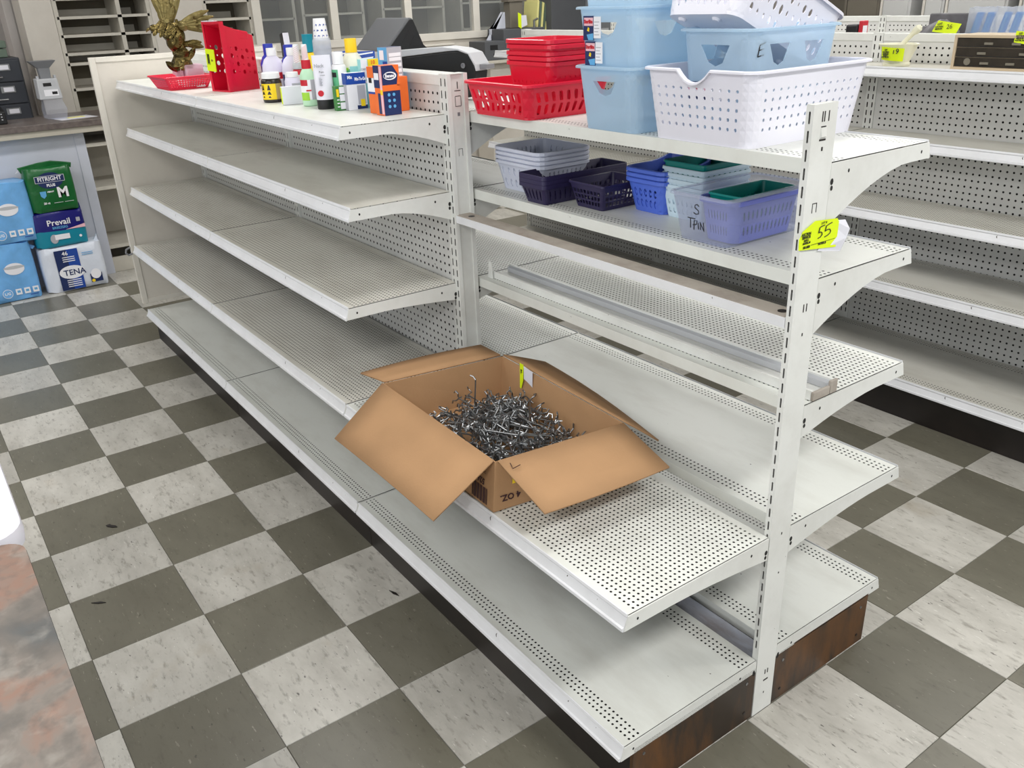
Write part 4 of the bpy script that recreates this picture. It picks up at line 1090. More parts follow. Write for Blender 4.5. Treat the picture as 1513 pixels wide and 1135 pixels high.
t = goods('nasal_spray', 'pale green spray bottle with red collar and pink striped cap at the front', 'bottle', -1.775, -.188)
turned(t, 'body', [(0, 0), (.022, 0), (.0245, .003), (.0245, .088), (.021, .100), (.014, .112), (0, .113)], M['mint'])
turned(t, 'collar', [(0, .112), (.0145, .112), (.0150, .116), (.0145, .138), (0, .138)], M['printred'])
cp = turned(t, 'cap', [(0, .136), (.0100, .136), (.0085, .182), (.0075, .184), (0, .184)], M['whitecap']); stripes(cp, .138, .176, .0101, .0088)
q = wrap(t, 'label', .0248, .020, .080, M['printwhite'], -PI*.95, -PI*.20); wrap(t, 'label_side', .0249, .020, .080, M['printgrey'], -PI*.42, PI*.02)
wrap(t, 'label_red', .0251, .062, .080, M['printred'], -PI*.93, -PI*.55); wrap(t, 'label_green', .0251, .018, .042, M['printlime'], -PI*.93, -PI*.52)
b = MB(); b.box(-.010, .006, -.0262, -.0250, .046, .050); b.build('label_print', M['printred'], q)
t = goods('syrup_bottle', 'red syrup bottle with a white label behind the spray bottles', 'bottle', -2.005, -.050)
turned(t, 'body', [(0, 0), (.028, 0), (.030, .003), (.030, .100), (.020, .118), (.014, .122), (0, .122)], M['printred']); cap(t, .122, .148, .016, M['lightgrey'])
wrap(t, 'label', .0303, .075, .115, M['printwhite'], -PI*.7, .1); lettering('Ca', .022, M['ink'], t, (.012, -.031, .094), (PI/2, 0, .4), bold=.0008)
t = goods('teal_bottle', 'teal-capped yellow bottle at the back of the bottles', 'bottle', -1.990, -.080)
turned(t, 'body', [(0, 0), (.022, 0), (.024, .003), (.024, .13), (.016, .148), (0, .15)], M['printyellow']); cap(t, .150, .206, .0185, M['tealcap'], .0195)
# white tube standing on its black cap
t = goods('squeeze_tube', 'white squeeze tube standing on a black cap, front row', 'tube', -1.648, -.192)
b = MB(); rings = []
for k in range(9):
    u = k/8; z = .028+.128*u; a = .0265*(1-.02*u)+.002*u; c_ = .0205*(1-u)+.0018
    rings.append([(a*math.cos(2*PI*i/18)*(1 if abs(math.cos(2*PI*i/18)) else 1), c_*math.sin(2*PI*i/18), z) for i in range(18)])
b.loft(rings); b.build('body', M['white'], t, smooth=True)
turned(t, 'cap', [(0, 0), (.0255, 0), (.0265, .002), (.0268, .027), (.0262, .029), (0, .029)], M['black'], sy=.80)
lettering('Neck', .013, M['printgrey'], t, (-.010, -.0145, .126), (PI/2, 0, 0), bold=.0006); lettering('Pain', .009, M['ink'], t, (-.004, -.0155, .108), (PI/2, 0, 0))
lettering('cream', .006, M['ink'], t, (-.002, -.0165, .099), (PI/2, 0, 0))
b = MB()
for k in range(6): b.box(-.014, -.004-.003*(k % 2), -.0205, -.0150, .070+.0042*k, .0712+.0042*k)
b.build('fine_print', M['printgrey'], t)
b = MB(); b.lathe([(0, 0), (.009, 0), (.009, .0008), (0, .0008)], n=16); q = b.build('red_seal', M['printred'], t); q.location = (-.013, -.0195, .047); q.rotation_euler = (PI/2, 0, 0)
# stack of paper cups in a clear sleeve, blue print
t = goods('cup_stack', 'sleeve of white paper cups with blue print standing upside down at the back', 'cups', -1.800, -.115)
turned(t, 'clear_sleeve', [(0, .0), (.029, .0), (.029, .19), (.024, .20), (0, .20)], M['bagclear'])
b = MB()
for k in range(5): b.lathe([(.024, .10+.016*k), (.026, .10+.016*k), (.0255, .113+.016*k), (.0235, .113+.016*k)], n=18)
b.build('cups', M['bagclear'], t)
q = turned(t, 'top_cup', [(0, .190), (.0245, .190), (.0250, .194), (.0190, .254), (.0180, .256), (0, .256)], M['whitecap'])
b = MB()
for zz in (.204, .220, .236):
    for a in (-2.6, -2.0, -1.4, -.8, -.2):
        rr_ = .0243-(zz-.194)*.098; a2 = a+.25*((zz*100) % 2)
        b.add([((rr_+.0008)*math.cos(a2+da), (rr_+.0008)*math.sin(a2+da), zz+dz_) for da, dz_ in ((-.16, -.003), (.10, -.004), (.18, .002), (-.06, .004))], [(0, 1, 2, 3)])
b.build('cup_print', M['printblue'], q)
for x, y, lb in ((-1.735, -.070, 'blue and white patterned pouch behind the white tube'), (-1.640, -.050, 'blue and white patterned pouch beside the yellow-capped bottle')):
    t = goods('pouch', lb, 'pouch', x, y)
    b = MB(); b.loft([[(a*math.cos(2*PI*i/14), c_*math.sin(2*PI*i/14), z) for i in range(14)] for a, c_, z in ((.030, .016, 0), (.034, .020, .03), (.033, .016, .10), (.034, .004, .150), (.034, .001, .158))]); b.build('pouch_body', M['printblue'], t, smooth=True)
    b = MB()
    for zz in (.118, .132, .146): b.add([(-.030, -.016+.09*(zz-.118), zz), (.026, -.014+.09*(zz-.118), zz+.006), (.028, -.014+.09*(zz-.118), zz+.010), (-.028, -.016+.09*(zz-.118), zz+.005)], [(0, 1, 2, 3)])
    b.build('pouch_print', M['printwhite'], t)
t = goods('lotion_bottle', 'slim white bottle with green front label beside the white tube', 'bottle', -1.640, -.140)
turned(t, 'body', [(0, 0), (.020, 0), (.0225, .003), (.0225, .118), (.019, .126), (0, .127)], M['whitecap']); cap(t, .127, .162, .0165, M['whitecap'])
q = wrap(t, 'label', .0228, .012, .112, M['greenbottle'], -PI*1.02, -PI*.58); wrap(t, 'label_green', .0229, .012, .050, M['printlime'], -PI*.90, -PI*.62); wrap(t, 'label_dark', .0230, .090, .104, M['ink'], -PI*.95, -PI*.66)
t = goods('antiseptic_bottle', 'pale bottle with a bright yellow cap in the back row', 'bottle', -1.655, -.085)
turned(t, 'body', [(0, 0), (.030, 0), (.033, .004), (.033, .120), (.030, .140), (.020, .155), (.016, .157), (0, .157)], M['paleliquid']); cap(t, .157, .197, .0185, M['yellowcap'])
wrap(t, 'label', .0333, .02, .118, M['aqua'], -PI*.62, PI*.05); q = wrap(t, 'label_edge', .0334, .02, .110, M['greenbottle'], -PI*.98, -PI*.62); wrap(t, 'label_top', .0336, .106, .114, M['printlime'], -PI*.98, -PI*.66)
# cartons
def carton(name, label, x, y, rz, wd, dp, h, mfront, mside, mtop=None):
    t = goods(name, label, 'box', x, y, rz)
    b = MB(); b.box(-wd/2, wd/2, -dp/2, dp/2, 0, h)
    b.m = [0, 2, 0, 1, 0, 1]
    o = b.build('carton_body', [mfront, mside, mtop or mfront], t, bevel=.0006)
    return t, o
def plate(parent, x0, x1, z0, z1, y, m, name='panel', poly=None):
    b = MB()
    if poly: b.prism(poly, 'y', y-.0005, y)
    else: b.box(x0, x1, y-.0005, y, z0, z1)
    return b.build(name, M[m], parent)
def splate(parent, y0, y1, z0, z1, x, m, name='side_panel', poly=None):
    b = MB()
    if poly: b.prism(poly, 'x', x, x+.0005)
    else: b.box(x, x+.0005, y0, y1, z0, z1)
    return b.build(name, M[m], parent)
t, o = carton('remedy_box', 'small green box with white text panels at the front of the cartons', -1.567, -.178, 1.55, .040, .022, .070, M['printgreen'], M['printgreen'])
for z in (.004, .027, .049): plate(o, -.008, .017, z, z+.019, -.0113, 'printwhite', 'text_panel')
plate(o, -.018, -.010, .040, .062, -.0113, 'printyellow', 'badge')
for z in (.010, .020, .030): plate(o, -.018, -.010, z, z+.003, -.0113, 'printwhite', 'text_line')
t, o = carton('mix_box', 'blue and white box lettered Mix-To-Go behind the small green box', -1.545, -.140, 1.5, .062, .030, .106, M['printwhite'], M['printgrey'])
b = MB(); b.box(-.0316, -.0310, -.0150, .0150, .074, .106); b.build('blue_top_side', M['printblue'], o)
plate(o, -.031, .031, .074, .106, -.0153, 'printblue', 'blue_top'); plate(o, -.002, .031, .002, .013, -.0153, 'printnavy', 'blue_foot'); plate(o, .002, .027, .016, .070, -.0153, 'printgrey', 'text_panel'); plate(o, .010, .024, .010, .030, -.0156, 'printyellow', 'emblem')
lettering('Mix-To-Go', .0125, M['printwhite'], o, (.014, -.0160, .088), bold=.0005, sx=.62); lettering('Mix', .0125, M['printwhite'], o, (-.019, -.0160, .094), bold=.0005, sx=.8)
t, o = carton('pain_relief_box', 'tall aqua box with a yellow top panel behind the blue Mix-To-Go box', -1.560, -.080, 1.5, .058, .026, .140, M['aqua'], M['aqua'])
plate(o, -.006, .029, .112, .140, -.0133, 'printyellow', 'yellow_top'); plate(o, -.002, .024, .080, .110, -.0133, 'printteal', 'teal_panel'); plate(o, -.029, .028, .072, .080, -.0133, 'printwhite', 'white_band'); plate(o, -.029, -.008, .082, .140, -.0133, 'printwhite', 'white_panel')
lettering('10', .015, M['printorange'], o, (.010, -.0140, .130), bold=.0006); lettering('COMFORT', .009, M['printgrey'], o, (-.018, -.0140, .112), sx=.7, bold=.0003); lettering('11', .020, M['printwhite'], o, (.012, -.0140, .094))
for z in (.052, .044, .036, .028): plate(o, -.004, .022, z, z+.003, -.0133, 'printteal', 'text_line')
t, o = carton('tablet_box', 'narrow white and blue box between the aqua box and the sky blue box', -1.490, -.055, 1.4, .036, .024, .136, M['printwhite'], M['printblue'])
plate(o, -.010, .016, .124, .133, -.0123, 'printnavy', 'logo'); plate(o, -.012, .018, .068, .084, -.0123, 'printgreen', 'green_band'); plate(o, -.012, .018, .084, .092, -.0123, 'printnavy', 'navy_band')
t, o = carton('tall_carton', 'tall sky blue carton with a grey text side behind the orange box', -1.435, -.070, .25, .040, .058, .176, M['skyblue'], M['printgrey'], M['printnavy'])
plate(o, -.018, .004, .100, .120, -.0293, 'lightgrey', 'pale_panel'); plate(o, .000, .018, .120, .138, -.0293, 'printblue', 'blue_panel'); plate(o, -.018, .018, .040, .075, -.0293, 'printteal', 'teal_panel'); plate(o, -.012, .006, .142, .168, -.0293, 'printwhite', 'white_panel')
for z in (.090, .106, .122, .138, .150): splate(o, -.022, .024, z, z+.010, .0203, 'printwhite', 'text_panel')
t, o = carton('fibre_box', 'orange and navy box with a white oval logo, front of the carton group', -1.345, -.135, .03, .046, .056, .134, M['printorange'], M['printnavy'])
splate(o, -.028, .028, .066, .082, .0233, 'printorange', 'orange_band'); splate(o, .010, .028, .076, .134, .0233, 'printorange', 'orange_corner', [(.008, .134), (.028, .134), (.028, .078), (.018, .078), (.024, .110)])
b = MB(); b.loft([[(.0240, .021*math.cos(2*PI*i/20)-.002, .106+.011*math.sin(2*PI*i/20)) for i in range(20)], [(.0240, .018*math.cos(2*PI*i/20)-.004, .106+.008*math.sin(2*PI*i/20)) for i in range(20)]], c0=False, c1=False); b.build('logo_oval', M['printwhite'], o)
lettering('Benew', .0125, M['printwhite'], o, (.0242, -.003, .106), (PI/2, 0, PI/2), bold=.0006, sx=.85)
for r_ in range(3):
    for c_ in range(2):
        b = MB(); b.lathe([(0, 0), (.0045, 0), (.0045, .0006), (0, .0006)], n=12); q = b.build('icon', M['skyblue'], o); q.location = (.0236, -.010+.016*c_, .056-.016*r_); q.rotation_euler = (0, PI/2, 0)
plate(o, -.023, .008, .074, .134, -.0283, 'printnavy', 'navy_panel'); plate(o, -.020, .006, .096, .114, -.0286, 'printwhite', 'white_swoosh'); plate(o, .010, .022, .004, .132, -.0283, 'printpink', 'pale_stripe'); plate(o, .010, .022, .056, .070, -.0286, 'printyellow', 'yellow_spot'); plate(o, -.006, .008, .004, .060, -.0283, 'printnavy', 'navy_foot')
t, o = carton('fibre_box', 'orange box standing behind the front orange and navy box, left of it', -1.408, -.128, .08, .040, .050, .128, M['printorange'], M['printnavy'])
plate(o, -.020, .018, .060, .098, -.0253, 'printwhite', 'white_panel'); plate(o, -.012, .004, .084, .098, -.0256, 'ink', 'dark_mark'); plate(o, -.020, .018, .054, .060, -.0253, 'printblue', 'blue_band')
t, o = carton('fibre_box', 'orange box at the back against the pegboard, right of the navy box', -1.402, -.066, .1, .034, .040, .096, M['printorange'], M['printorange'])
splate(o, -.014, -.010, .01, .08, .0173, 'printwhite', 'white_line')

# ------------------------------------------------------------------ machines on the back top shelf
SB = thing('flatbed_machine', 'black flat machine with rounded end and pale grey lid on the back top shelf', 'machine', (-1.655, .235, SH+.001), .32)
b = MB(); arc = [(.168+.060*math.cos(a), .088+.060*math.sin(a)) for a in [(-PI/2+PI*i/10*.98) for i in range(11)]]
b.prism([(-.25, .005), (.168, .005)]+[(p[0], max(p[1], .005)) for p in arc[1:]]+[(.12, .146), (-.25, .112)], 'y', -.105, -.040); b.build('body', M['black'], SB, bevel=.004)
b = MB(); b.prism([(-.25, .113), (.12, .147), (.165, .149), (.205, .138), (.228, .105), (.232, .090), (.2355, .090), (.232, .110), (.209, .142), (.168, .154), (.10, .160), (-.25, .140)], 'y', -.109, -.038); b.build('lid', M['lightgrey'], SB, bevel=.002)
b = MB(); b.lathe([(0, 0), (.008, 0), (.008, .003), (.005, .003), (.005, .001), (0, .001)], n=14); q = b.build('hinge_screw', M['midgrey'], SB); q.location = (.182, -.1052, .105); q.rotation_euler = (PI/2, 0, 0)
b = MB(); b.box(.235, .262, -.09, -.05, .095, .108); b.build('side_tab', M['midgrey'], SB)
PR = thing('slanted_machine', 'dark grey slant-topped machine with a black vented end behind the cartons', 'machine', (-1.875, .170, SH+.146))
b = MB(); b.prism([(-.082, .0), (.085, .0), (.072, .012), (.034, .098), (.018, .100)], 'x', -.115, .112); b.build('housing', M['darkgrey'], PR, bevel=.006)
b = MB(); b.prism([(-.074, .002), (.080, .002), (.066, .014), (.032, .093), (.020, .094)], 'x', .112, .1165); q = b.build('end_plate', M['black'], PR, bevel=.001)
for i, (y0, z0) in enumerate(((-.020, .020), (-.006, .036), (.004, .052), (.012, .014), (.022, .030))):
    b = MB(); b.prism([(y0, z0), (y0+.020, z0-.006), (y0+.030, z0+.006), (y0+.011, z0+.012)], 'x', .1155, .1172); b.build('vent', M['ink'], q)
t = thing('phone_stand', 'small black slanted stand seen above the bottles', 'stand', (-2.64, .10, SH+.001))
b = MB(); b.prism([(-.012, 0), (.040, 0), (.030, .12), (.018, .20), (-.016, .19)], 'y', -.012, .012); b.build('stand_body', M['black'], t, bevel=.003)
b = MB(); b.prism([(.0405, .02), (.0440, .02), (.0225, .196), (.0190, .196)], 'y', -.012, .012); b.build('white_edge', M['white'], t)

# ------------------------------------------------------------------ right gondola: goods on top
t = thing('mortar_and_pestle', 'cream porcelain mortar with its pestle leaning in it, yellow sticker 19 on its side', 'mortar', (-1.058, 1.935, 1.2965))
b = MB(); b.lathe([(0, 0), (.048, 0), (.050, .003), (.050, .010), (.046, .014), (.052, .030), (.062, .055), (.069, .074), (.072, .080), (.066, .080), (.060, .070), (.050, .045), (.036, .022), (0, .016)], n=32); b.build('bowl', M['porcelain'], t, smooth=True)
b = MB(); b.loft([[(.060, -.014, .074), (.060, .014, .074), (.060, .014, .080), (.060, -.014, .080)], [(.086, -.006, .077), (.086, .006, .077), (.086, .006, .081), (.086, -.006, .081)]]); b.build('spout', M['porcelain'], t, bevel=.002)
b = MB(); b.tube([(-.030, .0, .022), (-.006, .006, .055), (.018, .010, .088), (.042, .016, .116), (.050, .018, .124), (.062, .020, .136), (.068, .021, .142)], [.018, .011, .0085, .009, .014, .014, .006], 12); b.build('pestle', M['porcelain'], t, smooth=True)
b = MB()
for (a0, a1) in ((-2.25, -.95),):
    n = 8; P0 = [(.0665*math.cos(a0+(a1-a0)*i/n), .0665*math.sin(a0+(a1-a0)*i/n)) for i in range(n+1)]
    for i in range(n): b.face([(P0[i][0]*.98, P0[i][1]*.98-.004, .026-.0008*i), (P0[i+1][0]*.98, P0[i+1][1]*.98-.004, .026-.0008*(i+1)), (P0[i+1][0]*1.06, P0[i+1][1]*1.06-.006, .072-.0008*(i+1)), (P0[i][0]*1.06, P0[i][1]*1.06-.006, .074-.0008*i)])
q = b.build('lot_sticker', M['neon'], t, solid=.0005); q['label'] = 'neon yellow lot sticker numbered 19'; q.rotation_euler = (0, 0, .28)
lettering('19', .026, M['ink'], q, (.012, -.0760, .056), (PI/2-.18, 0, 0), bold=.0003)
for i, z in enumerate((.062, .054, .047, .041, .036)): lettering(('LOT', 'AUCTION', 'SERVICES', 'SUITE 1', 'AUSTIN, IN')[i], .0075, M['ink'], q, (-.024, -.0725+.0, z), (PI/2-.18, 0, -.28), bold=.0004, sx=.8)
OG = thing('drawer_organizer', 'beige plastic drawer organizer with smoked front panels and a yellow sticker on top', 'organizer', (-.64, 1.968, 1.2965))
b = MB(); W_, Hh, D_ = .175, .116, .075
b.box(-W_, W_, -D_+.006, D_, .002, Hh)
b.build('case', M['beige'], OG, bevel=.002)
for (x0, x1, z0, z1) in ((-W_, -W_+.010, .0, Hh), (W_-.010, W_, .0, Hh), (-W_+.010, W_-.010, .0, .009), (-W_+.010, W_-.010, Hh-.009, Hh)):
    b = MB(); b.box(x0, x1, -D_-.004, -D_+.007, z0, z1); b.build('front_frame', M['beige'], OG)
for r_ in range(3):
    z0 = .011+.0325*r_
    b = MB(); b.box(-W_+.011, W_-.011, -D_-.001, -D_+.006, z0, z0+.030); dr = b.build('drawer', M['smoke'], OG, bevel=.001)
    b = MB(); b.box(-W_+.02, W_-.02, -D_-.0025, -D_-.001, z0+.001, z0+.0028); b.build('drawer_lip', M['ink'], dr)
    for x in ((-.070, .02), (-.085, .06), (-.065, .03))[r_]:
        b = MB(); b.box(x, x+.030, -D_-.006, -D_-.001, z0+.008, z0+.016); b.build('pull', M['lightsmoke'], dr, bevel=.001)
b = MB(); b.lathe([(0, 0), (.012, 0), (.012, .002), (0, .002)], n=16); q = b.build('knob', M['lightsmoke'], OG); q.location = (-.118, -D_-.001, .027); q.rotation_euler = (PI/2, 0, 0)
b = MB(); b.add([(.035, -D_-.0046, .094), (.090, -D_-.0055, .086), (.086, -D_+.0, .127), (.035, -D_-.0, .130)], [(0, 1, 2, 3)]); q = b.build('lot_sticker', M['neon'], OG, solid=.0005); q['label'] = 'neon yellow lot sticker with black print'
for i, (tx, z) in enumerate((('LOT', .122), ('AUCTION', .114), ('SERVICES', .107), ('AUSTIN, IN', .100))): lettering(tx, .0075, M['ink'], q, (.053, -D_-.0045, z), (PI/2-.1, 0, 0), bold=.0004, sx=.8)
# bags on the rear top shelf of that run
BGZ = 1.2968
t = thing('grey_bag', 'crumpled grey bag tagged 26 behind the mortar', 'bag', (-1.06, 2.225, BGZ))
rr = random.Random(21)
def lump(mb, cx, cy, w_, d_, h_, n=16, k=7, jit=.16):
    rings = []
    for j in range(k+1):
        t_ = j/k; q = math.sqrt(max(.02, 1-t_**2.2))
        rings.append([(cx+w_*q*math.cos(2*PI*i/n)*(1+jit*(rr.random()-.5)), cy+d_*q*math.sin(2*PI*i/n)*(1+jit*(rr.random()-.5)), h_*t_*(1+jit*.5*(rr.random()-.5))) for i in range(n)])
    mb.loft(rings)
b = MB(); lump(b, 0, 0, .10, .07, .150); b.build('bag_body', M['graybag'], t, smooth=True)
b = MB(); lump(b, -.075, .01, .055, .05, .125); b.build('bag_fold', M['graybag'], t, smooth=True)
b = MB(); b.add([(.010, -.085, .112), (.110, -.090, .102), (.120, -.075, .140), (.022, -.070, .152)], [(0, 1, 2, 3)]); q = b.build('lot_sticker', M['neon'], t, solid=.0005); q['label'] = 'neon yellow lot sticker numbered 26'
lettering('26', .024, M['ink'], q, (.078, -.084, .130), (PI/2-.25, -.08, 0)); lettering('LOT', .010, M['ink'], q, (.036, -.081, .140), (PI/2-.25, -.08, 0), bold=.0005)
lettering('AUCTION', .007, M['ink'], q, (.036, -.084, .130), (PI/2-.25, -.08, 0), bold=.0004); lettering('SERVICES', .007, M['ink'], q, (.036, -.087, .122), (PI/2-.25, -.08, 0), bold=.0004)
t = thing('grey_case', 'flat grey translucent case behind the grey bag', 'case', (-1.05, 2.33, BGZ)); b = MB(); b.box(-.12, .12, -.018, .018, 0, .172); b.build('case_body', M['graybag'], t, bevel=.006)
lb = ('clear bag of bright blue plastic pieces nearest the 26 tag', 'clear bag of two bright blue sticks between the other bags', 'clear bag with little in it at the right end, behind the organizer')
for i, (x, w_) in enumerate(((-.905, .062), (-.800, .064), (-.655, .085))):
    t = thing('clear_bag', lb[i], 'bag', (x, 2.225, BGZ))
    b = MB(); rings = []
    for j in range(6):
        z = .19*j/5; d_ = .032*(1-(j/5)**2)+.004
        rings.append([(w_*math.cos(2*PI*k/14)*(1-.1*j/5)+.006*rr.random(), d_*math.sin(2*PI*k/14), z+.01*rr.random()) for k in range(14)])
    b.loft(rings); b.build('bag_film', M['bagclear'], t, smooth=True)
    if i < 2:
        for k in range(2):
            x0 = -.036+.042*k
            b = MB(); b.loft([[(x0-.016, -.006, .02), (x0+.010, -.006, .02), (x0+.010, .006, .02), (x0-.016, .006, .02)], [(x0+.018, -.006, .178), (x0+.044, -.006, .178), (x0+.044, .006, .178), (x0+.018, .006, .178)]])
            st = b.build('blue_stick', M['bagblue'], t, bevel=.002)
            b = MB(); b.loft([[(x0-.006, -.0072, .03), (x0-.001, -.0072, .03), (x0-.001, -.006, .03), (x0-.006, -.006, .03)], [(x0+.026, -.0072, .17), (x0+.031, -.0072, .17), (x0+.031, -.006, .17), (x0+.026, -.006, .17)]]); b.build('bright_ridge', M['skyblue'], st)
t = thing('stapler_box', 'small black device with a red clip behind the blue bin', 'device', (-1.43, 2.225, BGZ))
b = MB(); b.box(-.05, .012, -.03, .03, 0, .135); b.build('device_body', M['black'], t, bevel=.008)
b = MB(); b.box(.014, .028, -.03, .02, .06, .150); q = b.build('clip', M['printred'], t, bevel=.004); b = MB(); b.box(.0285, .0295, -.02, .01, .085, .13); b.build('clip_panel', M['printwhite'], q)

# ------------------------------------------------------------------ left: diaper packs against the counter
def pack(name, label, x0, x1, y0, y1, z0, z1, m, m2=None, split=None, bulge=.012, ears=True, group=None):
    """pillow-like film pack; front faces +X"""
    t = thing(name, label, 'pack', ((x0+x1)/2, (y0+y1)/2, z0), 0, group)
    hx, hy, h = (x1-x0)/2, (y1-y0)/2, z1-z0
    def ringz(z, sc=1.0):
        R_ = []
        for i in range(28):
            a = 2*PI*i/28; c_, s_ = math.cos(a), math.sin(a); e = .34
            bul = 1+.5*bulge/hx*math.sin(PI*z/h)
            R_.append((hx*sc*bul*math.copysign(abs(c_)**e, c_), hy*sc*(1+.3*bulge/hy*math.sin(PI*z/h))*math.copysign(abs(s_)**e, s_), z+.004*math.sin(5*a+z*40)))
        return R_
    def section(za, zb, mm, nm, capb, capt):
        b = MB(); zs = [za+(zb-za)*k/6 for k in range(7)]; rings = []
        if capb: rings.append(ringz(za+.001, .93))
        for k, z in enumerate(zs): rings.append(ringz(min(max(z, .004), h-.004)))
        if capt: rings.append(ringz(zb-.001, .93))
        b.loft(rings); return b.build(nm, M[mm], t, smooth=True, sharp=60)
    if m2: section(0, split, m2, 'lower_film', True, True); section(split, h, m, 'upper_film', True, True)
    else: section(0, h, m, 'film', True, True)
    return t, hx, hy, h
def fr(t, hx, y0, y1, z0, z1, m, name='print_panel', off=.0085, par=None, poly=None):
    b = MB(); x = hx+off
    if poly: b.prism(poly, 'x', x-.0012, x)
    else: b.box(x-.0012, x, y0, y1, z0, z1)
    return b.build(name, M[m], par or t)
def ftext(t, txt, size, m, hx, y, z, off=.0092, bold=.0006, sx=1.0, tilt=0.0, par=None):
    return lettering(txt, size, M[m], par or t, (hx+off, y, z), (PI/2, -tilt, PI/2) if tilt == 0 else (PI/2+0, -tilt, PI/2), bold=bold, sx=sx)
def oval(t, hx, cy, cz, a, c_, m, name='logo_oval', off=.0090, par=None):
    b = MB(); b.loft([[(hx+off-.0012, cy+a*math.cos(2*PI*i/24), cz+c_*math.sin(2*PI*i/24)) for i in range(24)], [(hx+off, cy+a*math.cos(2*PI*i/24), cz+c_*math.sin(2*PI*i/24)) for i in range(24)]]); return b.build(name, M[m], par or t)
for i, (lbl, ym, yM, z0, z1) in enumerate((('lower light blue diaper pack on the floor at the left edge', -1.14, -.765, .001, .350), ('upper light blue diaper pack resting on the other blue pack', -1.10, -.700, .352, .705))):
    t, hx, hy, h = pack('diaper_pack', lbl, -5.115, -4.94, ym, yM, z0, z1, 'pack_blue', group='light blue packs')
    oval(t, hx, .07, .20, .055, .036, 'printwhite', 'diaper_picture'); q = oval(t, hx, .07, .21, .058, .010, 'lightgrey', 'waist_band', .0095)
    oval(t, hx, .00, .055, .028, .028, 'printwhite', 'size_badge'); oval(t, hx, .00, .055, .025, .025, 'pack_blue', 'badge_centre', .0096)
    ftext(t, 'L/G', .022, 'printwhite', hx, .00, .055, .0100)
    for k in range(3): fr(t, hx, .045+.047*k, .078+.047*k, .040, .076, 'printwhite', 'icon_panel')
    for k in range(3): fr(t, hx, .053+.047*k, .070+.047*k, .052, .066, 'skyblue', 'icon', .0092)
    ftext(t, 'ultra', .030, 'printnavy', hx, -.055, .255); fr(t, hx, .12, .165, .026, .031, 'printblue', 'text_line')
    b = MB(); b.prism([(hy-.03, h-.012), (hy+.030, h-.045), (hy+.012, h-.062), (hy-.02, h-.030)], 'x', hx-.06, hx-.05); b.build('film_ear', M['pack_blue'], t)
t, hx, hy, h = pack('diaper_pack', 'white diaper pack lettered TENA at the bottom of the mixed stack', -5.11, -4.94, -.732, -.372, .001, .282, 'pack_white')
fr(t, hx, -.100, -.030, .008, .262, 'printnavy', 'navy_band'); fr(t, hx, -.030, .035, .008, .262, 'printblue', 'blue_band')
oval(t, hx, -.022, .118, .074, .042, 'printwhite'); ftext(t, 'TENA', .050, 'printnavy', hx, -.008, .115, .0098, .0008)
ftext(t, '46', .034, 'printwhite', hx, -.040, .238, .0095)
for k in range(3): fr(t, hx, -.060, .010, .186+.013*k, .191+.013*k, 'printwhite', 'text_line', .0092)
for k in range(4): fr(t, hx, -.062, .020, .026+.013*k, .031+.013*k, 'printwhite', 'text_line', .0092)
fr(t, hx, .075, .145, .030, .085, 'printnavy', 'picture_panel'); oval(t, hx, .110, .082, .030, .032, 'printwhite', 'diaper_picture', .0095); oval(t, hx, .088, .040, .010, .010, 'printyellow', 'size_spot', .0098)
for k in range(2): fr(t, hx, .055, .120, .212+.012*k, .216+.012*k, 'skyblue', 'text_line', .0090)
b = MB(); b.prism([(hy-.05, h-.03), (hy-.005, h+.035), (hy-.002, h-.02)], 'x', hx-.07, hx-.05); b.build('film_ear', M['pack_white'], t)
t, hx, hy, h = pack('diaper_pack', 'navy and teal diaper pack lettered Prevail, under the green pack', -5.11, -4.945, -.728, -.432, .285, .497, 'pack_navy', 'pack_teal', .100)
ftext(t, 'Prevail', .050, 'printwhite', hx, .000, .150, .0095, .0007); ftext(t, 'BREEZERS', .020, 'skyblue', hx, .002, .118, .0095, .0004)
fr(t, hx, .100, .122, .140, .165, 'printgrey', 'square_mark'); fr(t, hx, 0, 0, 0, 0, 'printpink', 'photo_strip', .0088, None, [(.03, .100), (hy-.004, .100), (hy-.004, .122)])
oval(t, hx, -.045, .052, .022, .028, 'printgrey', 'product_end'); fr(t, hx, -.040, .045, .045, .076, 'printwhite', 'product_picture', .0092); oval(t, hx, .105, .050, .008, .008, 'printwhite', 'dot')
b = MB(); b.prism([(hy-.045, h-.01), (hy-.002, h+.030), (hy+.004, h-.03)], 'x', hx-.06, hx-.045); b.build('film_ear', M['pack_navy'], t)
t, hx, hy, h = pack('diaper_pack', 'green diaper pack lettered FitRight Plus on top of the mixed stack', -5.10, -4.945, -.700, -.440, .500, .765, 'pack_green')
oval(t, hx, .000, .188, .072, .048, 'printnavy'); fr(t, hx, -.082, .082, .178, .217, 'printwhite', 'banner_edge', .0094); fr(t, hx, -.080, .080, .180, .215, 'printnavy', 'banner', .0098)
ftext(t, 'FITRIGHT', .034, 'printwhite', hx, .000, .198, .0104, .0007, .92); ftext(t, 'PLUS', .022, 'printwhite', hx, .000, .160, .0096, .0009)
ftext(t, 'M', .082, 'printwhite', hx, .056, .110, .0095, .0030)
fr(t, hx, 0, 0, 0, 0, 'skyblue', 'shield', .0090, None, [(-.070, .128), (-.036, .128), (-.038, .100), (-.053, .086), (-.068, .100)])
ftext(t, 'HEAVY', .012, 'printwhite', hx, -.010, .122); ftext(t, '20 ct', .017, 'printwhite', hx, -.045, .056)
for a, c_ in ((-.005, .045), (.055, .105)): fr(t, hx, a, c_, .052, .054, 'printwhite', 'text_line', .0088)
